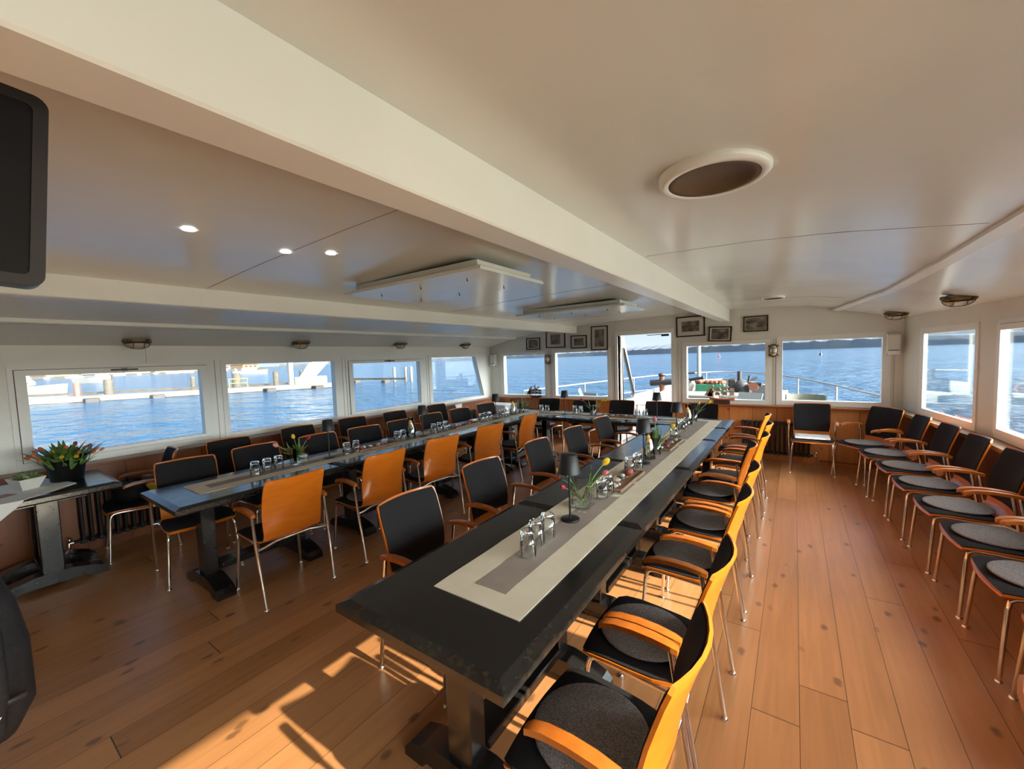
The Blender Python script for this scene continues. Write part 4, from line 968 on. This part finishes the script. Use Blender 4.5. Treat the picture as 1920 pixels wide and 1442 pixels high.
# ------------------------------------------------------------------ framed pictures
def picture(cx, cz, w, h, tilt, mb_, label, seed, extra=None):
    t = empty('framed_picture', label, 'picture', (cx, 7.147, cz), 0, 'framed historic photographs'); t.rotation_euler = (0, tilt, 0)
    a, b = w/2, h/2; f = .018; mb = MB()
    for x0, x1, z0, z1 in ((-a, a, b-f, b), (-a, a, -b, -b+f), (-a, -a+f, -b+f, b-f), (a-f, a, -b+f, b-f)): mb.box(x0, x1, -.018, 0, z0, z1)
    mb.build('frame', 'pictureframe', t)
    MB().box(-a+f, a-f, -.008, -.001, -b+f, b-f).build('mount', 'mount', t)
    (px, pz) = mb_
    pr = MB().box(-px, px, -.0095, -.0075, -pz, pz).build('print', print_mat('old_photo_print', seed, (11, 11, 17)), t)
    if extra: extra(px, pz, pr)
def ship_sil(px, pz, pr):
    MB().prism([(-px*.85, -pz*.1), (px*.6, -pz*.05), (px*.9, pz*.25), (px*.5, pz*.05), (.02, pz*.08), (.01, pz*.3), (-.01, pz*.3), (-.015, pz*.05), (-px*.7, pz*.02)], 'y', -.0102, -.0096).build('ship_silhouette', mat('ship_ink', (.04, .035, .03), .4), pr)
for a in [(-4.422, 1.925, .328, .245, .02, (.11, .085), 'small framed old photograph, leftmost on the far wall', 1.3),
          (-3.898, 1.985, .432, .33, .015, (.11, .10), 'framed photograph half hidden by the second ceiling beam', 2.9),
          (-3.395, 1.913, .331, .245, .01, (.10, .07), 'framed photograph between the second beam and the upright picture', 4.4),
          (-2.975, 1.962, .329, .445, .01, (.095, .16), 'upright framed photograph left of the doorway', 6.1),
          (-1.40, 2.063, .435, .33, -.015, (.135, .085), 'large framed ship photograph right of the doorway under the main beam', 7.7, ship_sil),
          (-.967, 1.913, .325, .235, .05, (.12, .085), 'tilted framed group photograph below the main beam end', 9.2),
          (-.485, 2.038, .323, .232, 0, (.135, .09), 'framed photograph of boats, rightmost on the far wall', 11.6)]: picture(*a)

# ------------------------------------------------------------------ model ships on the sills
def ship(x, y, z, L, hullm, sailm, label, flip, nm=3, lift=0):
    t = empty('model_ship', label, 'model ship', (x, y, z), PI if flip else 0)
    h = L*.11; mb = MB(); G = []; lf0 = lift
    for i in range(11):
        u = -1+2*i/10; w = L*.085*max(.02, (1-abs(u)**2.6)); zt_ = h*(.75+.35*u*u); zb = h*(.12+.35*max(0, u)**2)
        G.append([Vector((u*L/2*.78, -w, zt_)), Vector((u*L/2*.78, -w*.9, (zt_+zb)/2)), Vector((u*L/2*.76, 0, zb)), Vector((u*L/2*.78, w*.9, (zt_+zb)/2)), Vector((u*L/2*.78, w, zt_))])
    mb.grid(G); mb.grid([[r[4], r[0]] for r in G]); mb.build('hull', hullm, t)
    MB().bev(-L*.25, L*.25, -.02, .02, 0, h*.25+lift, .003).build('stand', 'hull_dark', t)
    ms = MB(); sl_ = MB(); rg = MB()
    for k in range(nm):
        mx = L*(-.22+.22*k); mh = L*(.60 if k == 1 else .52)
        ms.tube([(mx, 0, h*.7), (mx, 0, h*.7+mh)], .003, 6)
        for j in range(3):
            zz_ = h*1.2+mh*(.12+.27*j); ww = L*(.13-.028*j); hh = mh*.22
            ms.tube([(mx+.004, -ww*.8, zz_+hh), (mx+.004, ww*.8, zz_+hh)], .0018, 5)
            G = [[Vector((mx+.004+.02*math.sin(PI*i/4), ww*.8*q, zz_+hh*(1-i/4))) for q in (-1, -.5, 0, .5, 1)] for i in range(5)]
            sl_.shell(G, [[v+Vector((.001, 0, 0)) for v in r] for r in G])
            G = [[Vector((mx-L*.085+ q*L*.07, .002, zz_+hh*(1-i/4)-.01*abs(q))) for q in (-1, 0, 1)] for i in range(5)]
            if j < 2: sl_.shell(G, [[v+Vector((0, .001, 0)) for v in r] for r in G])
        for s in (-1, 1): rg.tube([(mx-.03, s*L*.075, h), (mx, 0, h+mh*.85)], .0008, 4); rg.tube([(mx+.04, s*L*.075, h), (mx, 0, h+mh*.85)], .0008, 4)
    ms.tube([(L*.36, 0, h*1.0), (L*.58, 0, h*1.9)], .0028, 6)
    for k in range(3): 
        p = [Vector((L*(.40+.07*k), 0, h*(1.2+.3*k))), Vector((L*(.24+.03*k), 0, h*1.4+L*(.28+.07*k))), Vector((L*(.25+.05*k), 0, h*1.3))]
        sl_.add(p+[v+Vector((0, .001, 0)) for v in p], [(0, 1, 2), (5, 4, 3), (0, 3, 4, 1), (1, 4, 5, 2), (2, 5, 3, 0)])
    rg.tube([(L*.58, 0, h*1.9), (L*.22, 0, h+L*.45)], .0008, 4)
    ms.build('masts', 'hull_dark', t); sl_.build('sails', sailm, t); rg.build('rigging', 'hull_dark', t)
    for c_ in t.children:
        if not c_.name.startswith('stand'): c_.location.z = lift
ship(-.93, 7.055, .8155, .46, 'hull', 'sail', 'wooden model sailing ship with linen sails on the right far sill', True, lift=.05)
ship(-4.35, 7.055, .8155, .38, 'hull_dark', 'sail_dark', 'dark model sailing ship on the left far sill', True, lift=.01)

# ------------------------------------------------------------------ outside: lake, shores
ZW = -1.2
lk = MB(); 
lk.add([(-3500, -600, ZW), (1600, -600, ZW), (1600, 3500, ZW), (-3500, 3500, ZW)], [(0, 1, 2, 3)]); struct(lk.build('lake', 'lake'))
def forest(name, pts, hfun, depth, label):
    mb = MB(); top = []; n = 0; rows = []
    for (xa, ya), (xb, yb) in zip(pts, pts[1:]):
        L = math.hypot(xb-xa, yb-ya); k = max(2, int(L/9)); nx, ny = -(yb-ya)/L, (xb-xa)/L
        for i in range(k):
            u = i/k; x, y = xa+(xb-xa)*u, ya+(yb-ya)*u; h = hfun(x, y)*(1+random.uniform(-.10, .10))
            rows.append([Vector((x, y, ZW-.3)), Vector((x+nx*4, y+ny*4, ZW+h*.55)), Vector((x+nx*depth*.4, y+ny*depth*.4, ZW+h)), Vector((x+nx*depth, y+ny*depth, ZW+h*.9)), Vector((x+nx*depth, y+ny*depth, ZW-.3))])
    mb.grid(rows, smooth=False); o = mb.build(name, 'forest'); tag(o, label, 'forest', kind='stuff'); return o
forest('forest_shore', [(-1900, 900), (-1500, 1050), (-900, 1200), (-500, 1150), (-100, 1000), (300, 880), (700, 700), (1200, 350)], lambda x, y: 16+12*max(0, min(1, (x+1100)/1300)), 120, 'low wooded far shore across the lake')
forest('forest_shore', [(-900, 20), (-1150, 260), (-1500, 600), (-1900, 900)], lambda x, y: 16, 100, 'wooded shore behind the marina beyond the left windows')

# foredeck
TW = [(7.30, 2.95), (8.3, 2.72), (9.4, 2.48), (10.5, 2.20), (11.5, 1.92), (12.5, 1.58), (13.2, 1.22), (13.7, .85), (14.1, .45), (14.3, 0)]
pts = TW
CXS = -1.85
mb = MB(); poly = [(CXS+w, y) for y, w in pts]+[(CXS-w, y) for y, w in reversed(pts)]
mb.prism(poly, 'z', -.5, -.02); struct(mb.build('foredeck', 'deckpaint'))
hull = MB(); hull.box(-5.72, 1.62, YB-.2, 7.28, -1.4, -.16); struct(hull.build('ship_hull', 'outwhite'))
# bulwark at the bow
G = []; H = []
for y, w in pts[4:]+[(y, -w) for y, w in reversed(pts[4:-1])]:
    zt_ = .42+.11*(y-11)
    G.append([Vector((CXS+w, y, -.4)), Vector((CXS+w*1.03, y, zt_)), Vector((CXS+w*.97, y-.05, zt_)), Vector((CXS+w*.96, y-.06, -.4))])
mb = MB(); mb.grid(G, smooth=False); struct(mb.build('bulwark', 'outwhite'))
rl = empty('deck_railing', 'white tubular railing around the foredeck outside the far windows', 'railing')
top = []; low = []
seq = [(y, w) for y, w in pts if w > 0]
path = [(CXS+w*1.0, y) for y, w in seq]+[(CXS, 14.3)]+[(CXS-w*1.0, y) for y, w in reversed(seq)]
zr = lambda y: .93+.008*(y-7.5)
tp = [(x, y, zr(y)) for x, y in path]; lw = [(x, y, zr(y)-.40) for x, y in path]
MB().tube(tp, .017, 8).build('top_rail', 'outwhite', rl); MB().tube(lw, .011, 8).build('lower_rail', 'outwhite', rl)
for x, y in [path[i] for i in range(0, len(path), 2)]: MB().tube([(x, y, -.1), (x, y, zr(y))], .016, 8).build('stanchion', 'outwhite', rl)
# deck furniture
db = empty('deck_locker', 'large pale deck locker outside behind the doorway post', 'locker', (-1.88, 9.05, 0)); MB().bev(-.55, .57, -.3, .45, -.02, .74, .01).build('locker_body', 'wicker', db); MB().bev(-.58, .60, -.33, .48, .74, .785, .01).build('lid', 'outwhite', db)
tag(MB().lathe([(.05, 0), (.05, 5.2), (.04, 5.3)], 14).build('mast', 'outwhite', loc=(-2.14, 12.0, -.02)), 'slim white mast rising from the foredeck', 'mast')
wd = empty('windlass', 'dark anchor windlass on the foredeck left of the mast', 'windlass', (-2.35, 11.4, -.02)); MB().bev(-.2, .2, -.2, .2, 0, .5, .02).build('plinth', 'castiron', wd); MB().blob((0, 0, .72), (.18, .18, .26), 9, jit=.35).bev(-.2, .0, -.14, .14, .6, 1.05, .03).tube([(-.25, 0, 1.1), (.2, .1, 1.12)], .035, 6).tube([(.1, 0, .5), (.5, .2, .2)], .035, 6).tube([(-.1, 0, .9), (.45, -.1, 1.0)], .04, 8).build('gear_housing', 'castiron', wd); MB().lathe([(.13, 0), (.13, .12)], 14, (.3, -.1, .55), T=RX(1.4)).build('drum', 'outwhite', wd)
wn = empty('winch', 'dark winch with orange drum on a white base on the foredeck', 'winch', (-1.04, 11.2, -.02)); MB().bev(-.35, .35, -.25, .25, 0, .52, .03).build('base', 'outwhite', wn); MB().blob((-.05, 0, .76), (.22, .2, .2), 9, jit=.35).bev(-.28, -.1, -.14, .14, .62, .98, .03).bev(0, .2, -.18, .18, .60, .86, .03).tube([(-.3, -.1, .7), (.3, .15, 1.0)], .03, 6).tube([(.1, 0, .6), (.16, .05, 1.05)], .03, 6).tube([(-.05, 0, .9), (-.05, 0, 1.16)], .05, 8).tube([(0, 0, .85), (.42, -.1, .85)], .05, 8).build('gearbox', 'castiron', wn); MB().lathe([(.10, 0), (.10, .1)], 14, (.26, -.2, .80), T=RX(1.4)).build('drum', 'rust', wn)
bo = empty('bollard', 'dark double bollard on the bow seen through the doorway', 'bollard', (-3.2, 12.3, -.02)); MB().tube([(0, 0, 0), (0, 0, 1.0)], .075, 12).build('post', 'rust', bo); MB().tube([(-.33, 0, .78), (.33, 0, .82)], .09, 12).blob((0, 0, 1.02), (.11, .11, .06), 10).build('cross_bar', 'castiron', bo)
fb = empty('flower_box', 'green flower box with rusty red plants on the foredeck', 'flower box', (-1.58, 10.2, .70)); MB().bev(-.30, .30, -.12, .12, 0, .2, .01).build('box', 'greenbox', fb)
mb = MB()
for k in range(16): mb.blob((-.28+.037*k, random.uniform(-.06, .06), .24), (.06, .06, .05), 7, jit=.3)
mb.build('plants', 'tuft', fb)
dt = empty('deck_table', 'long white deck table outside the right far windows', 'table', (-1.15, 10.1, 0)); MB().bev(-.8, .35, -.35, .35, .64, .69, .01).build('tabletop', 'outwhite', dt)
for a in (-.7, .25):
    for b in (-.28, .28): MB().tube([(a, b, -.02), (a, b, .64)], .02, 6).build('leg', 'greypole', dt)
def make_dchair():
    t = empty('deck_chair', None, 'chair')
    G = [[Vector((x, w, z)) for w in (-.23, 0, .23)] for x, z in ((.42, .40), (.2, .38), (.02, .40), (-.08, .60), (-.18, .86))]
    MB().shell(G, [[v+Vector((-.01, 0, -.02)) for v in r] for r in G]).build('woven_shell', 'outwhite', t)
    for s in (-1, 1):
        MB().tube([(.40, .25*s, -.02), (.38, .25*s, .62), (.0, .25*s, .64), (-.12, .25*s, .66)], .014, 6).build('side_frame', 'outwhite', t); MB().tube([(-.12, .25*s, -.02), (.05, .25*s, .42)], .014, 6).build('rear_leg', 'outwhite', t)
    return t
dch = Proto(make_dchair)
for l, x, y, r in [('seen through the doorway', -2.15, 8.15, 150), ('below the second far window', -3.45, 8.1, 60), ('left of it below the second far window', -4.05, 8.9, 20), ('behind the model ship right of the table', -.75, 8.5, 240), ('beside it under the right-of-doorway window', -.35, 9.2, 160)]:
    dch('white deck chair on the foredeck, ' + l, (x, y, 0), math.radians(r), 'white deck chairs')
wc = empty('wicker_armchair', 'pale wicker armchair back seen through the rightmost far window', 'chair', (.15, 7.95, 0))
G = [[Vector((.27*math.cos(a_), .20*math.sin(a_)+.0, z)) for a_ in [PI*k/10 for k in range(11)]] for z in (.35, .5, .7, .90)]
MB().shell(G, [[Vector((v.x*.93, v.y*.93, v.z)) for v in r] for r in G]).build('wicker_back', 'wicker', wc); MB().bev(-.26, .26, -.28, .15, .30, .38, .02).build('seat', 'wicker', wc)
for a in (-.22, .22):
    for b in (-.22, .12): MB().tube([(a, b, -.02), (a, b, .30)], .018, 6).build('leg', 'wicker', wc)
tag(MB().tube([(1.95, 3.95, -1.2), (1.95, 3.95, 2.6)], .035, 10).build('awning_post', 'outwhite'), 'white upright post outside the nearer right window', 'post')
# lake marks
tag(MB().lathe([(.35, 0), (.35, .5), (.10, .7), (.08, 1.7), (.0, 1.7)], 10).build('red_buoy', 'red', loc=(-28, 205, ZW)), 'small red buoy far out beyond the model ship window', 'buoy')
tag(MB().lathe([(.5, 0), (.4, .5), (.15, .8), (.12, 1.9), (.0, 1.9)], 10).build('dark_buoy', 'castiron', loc=(8, 190, ZW)), 'small dark buoy far out beyond the rightmost far window', 'buoy')

# ------------------------------------------------------------------ marina outside the left windows
pt = empty('pontoon', 'long pale floating pontoon outside the left windows', 'pontoon')
mb = MB(); A = Vector((-58.5, 3.0, 0)); B = Vector((-45.5, 28.8, 0)); d = (B-A).normalized(); n = Vector((-d.y, d.x, 0))
def along(mb, A, B, w0, w1, z0, z1):
    d = (B-A).normalized(); n = Vector((-d.y, d.x, 0)); P = [A+n*w0, B+n*w0, B+n*w1, A+n*w1]
    mb.add([Vector((p.x, p.y, z)) for z in (z0, z1) for p in P], [(3, 2, 1, 0), (4, 5, 6, 7), (0, 1, 5, 4), (1, 2, 6, 5), (2, 3, 7, 6), (3, 0, 4, 7)])
along(mb, A, B, 0, 1.5, ZW+.05, ZW+.55); mb.build('walkway', 'concrete', pt)
for k in range(5):
    p = A+(B-A)*(.22+.17*k); MB().bev(-.5, .5, -.5, .5, -.1, .35, .05).build('float', 'castiron', pt, loc=(p.x+.3, p.y, ZW))
g_ = 'timber mooring piles'
for i, (x, y, zt_, m__, r) in enumerate([(-63.7, 9.0, .45, 'redpaint', .28), (-62.2, 11.2, .75, 'pile', .42), (-63.3, 19.2, .6, 'pile', .26), (-53.4, 20.4, .9, 'pile', .45), (-51.9, 24.1, .9, 'pile', .33), (-51.8, 27.2, .95, 'pile', .28), (-51.9, 28.4, .95, 'pile', .28), (-46.9, 30.0, 1.0, 'pile', .34)]):
    tag(MB().lathe([(r, 0), (r, zt_-ZW), (r*.6, zt_-ZW+.05)], 12).build('mooring_pile', m__, loc=(x, y, ZW)), 'mooring pile outside the left windows, ' + ['reddish slim one', 'thick one left of the nearest window centre', 'slim one at the right of the nearest window', 'thick dark one behind the yellow rail', 'behind the white gangway upright', 'left of the twin piles below the gangway', 'right of the twin piles below the gangway', 'at the right end of the pontoon'][i], 'pile', g_)
for i, (x, y) in enumerate([(-47.4, 38.3), (-45.4, 38.7), (-44.5, 38.9), (-42.9, 39.4)]):
    tag(MB().lathe([(.22, 0), (.22, 2.0), (.12, 2.1)], 10).build('mooring_pile', 'greypole', loc=(x, y, ZW)), 'pale mooring pile beyond the third left window, ' + ['leftmost', 'second from left', 'third from left', 'rightmost standing alone'][i], 'pile', 'pale piles beyond the third left window')
bm = MB(); along(bm, Vector((-70, 4, 0)), Vector((-55, 27, 0)), 0, .35, ZW+.35, ZW+.6); tag(bm.build('boom', 'pile'), 'brown floating boom behind the pale pontoon', 'boom')
bm = MB(); along(bm, Vector((-56, 35.9, 0)), Vector((-44.0, 37.4, 0)), 0, .4, ZW+.35, ZW+.62); tag(bm.build('boom', 'pile'), 'brown floating boom beyond the third left window', 'boom')
for i, (x, y) in enumerate([(-52.6, 35.6), (-47.0, 36.4)]): tag(MB().bev(-.45, .45, -.45, .45, 0, .45, .05).build('boom_float', 'pile', loc=(x, y, ZW-.1)), 'dark float under the boom beyond the third left window, ' + ['left one', 'right one'][i], 'float')
yr = MB().tube([(0, -.9, 0), (0, -.9, 1.0), (0, .9, 1.0), (0, .9, 0)], .05, 6).tube([(0, -.9, .5), (0, .9, .5)], .03, 6).build('ladder_rail', 'yellowpaint', loc=(-50.9, 19.6, ZW+.56)); tag(yr, 'yellow ladder rail on the pontoon in the second left window', 'rail')
gw = empty('gangway', 'large white gangway structure behind the pontoon, second left window', 'gangway', (-50.6, 25.2, ZW))
MB().bev(-.25, .25, -.25, .25, 0, 4.2, .02).build('upright', 'outwhite', gw)
mb = MB(); mb.prism([(.9, .9), (2.6, .9), (6.2, 4.4), (3.6, 4.4)], 'x', -.4, .2); mb.build('sloping_arm', 'outwhite', gw)
MB().bev(-.5, .5, .3, 4.4, .1, 1.35, .02).build('base_beam', 'outwhite', gw)
def house(x, y, w, dpt, h, wallm, label, rh):
    t = empty('house', label, 'house', (x, y, ZW+1), math.radians(20)); MB().bev(-w/2, w/2, -dpt/2, dpt/2, 0, h, .02).build('walls', wallm, t)
    MB().prism([(-dpt/2-.4, h), (dpt/2+.4, h), (0, h+rh)], 'x', -w/2-.4, w/2+.4).build('roof', 'roof', t)
    for k in range(3): MB().box(w/2, w/2+.08, -dpt/2+dpt*(.15+.28*k), -dpt/2+dpt*(.3+.28*k), h*.4, h*.75).build('window', 'darkglass', t)
sh = MB(); along(sh, Vector((-330, 0, 0)), Vector((-480, 260, 0)), 0, 300, ZW-.5, ZW+1.0); tag(sh.build('shore_bank', 'pile'), 'low sandy bank of the marina shore beyond the left windows', 'bank')
hs_ = [(-352, 22, 14, 18, 4, 'housew', 2.5), (-362, 44, 12, 14, 3.5, 'house', 2), (-372, 62, 16, 20, 4, 'house', 2.5), (-384, 84, 14, 16, 3.6, 'housew', 2), (-398, 106, 18, 22, 4, 'house', 2.4), (-412, 130, 14, 16, 3.6, 'house', 2), (-425, 152, 14, 16, 3.5, 'housew', 2), (-442, 182, 16, 18, 4, 'house', 2)]
for i, (x, y, w, dd, h, wm_, rh) in enumerate(hs_):
    house(x-14, y, w, dd, h, wm_, f'{"white" if wm_ == "housew" else "ochre"} house on the marina shore, {(["leftmost"]+ORD[1:])[i]} from the left in the first left window', rh)
def make_yacht():
    t = empty('moored_yacht', None, 'boat'); G = []
    for i in range(9):
        u = -1+i/4; w = 1.5*max(.05, 1-max(0, u)**2.2*.97); G.append([Vector((u*5, -w, 1.1+.3*max(0, u))), Vector((u*4.8, -w*.7, 0)), Vector((u*4.8, w*.7, 0)), Vector((u*5, w, 1.1+.3*max(0, u)))])
    mb = MB(); mb.grid(G, smooth=False); mb.grid([[r[3], r[0]] for r in G], smooth=False); mb.add(G[0], [(0, 1, 2, 3)]); mb.build('hull', 'outwhite', t)
    MB().bev(-2.5, 1.8, -.9, .9, 1.1, 2.1, .3).build('cabin', 'outwhite', t); MB().bev(-2.3, 1.6, -.93, .93, 1.45, 1.8, .1).build('cabin_windows', 'darkglass', t)
    MB().tube([(.6, 0, 2.0), (.6, 0, 3.6)], .05, 6).build('mast', 'outwhite', t)
    return t
yt = Proto(make_yacht)
yt('white motor boat moored at the left edge of the first left window', (-84, 6.2, ZW), 1.15, 'moored boats', (1.0, 1.0, 1.0))
yt('bright white cruiser moored behind the pontoon in the first left window', (-150, 24.5, ZW), .5, 'moored boats', (1.0, 1.1, 1.3))
yt('white boat at the far pier in the second left window', (-190, 78, ZW), 1.3, 'moored boats', (1.3, 1.3, 1.1))
for i in range(14):
    a = i/13; x, y = -330+(-420+330)*a+20, 25+135*a
    yt(f'tiny distant boat on the marina shore, {(ORD+["tenth", "eleventh", "twelfth", "thirteenth", "fourteenth"])[i].replace("nearest", "leftmost")} from the left', (x, y, ZW), random.uniform(0, 3), 'tiny distant boats', (.8, .8, .8))
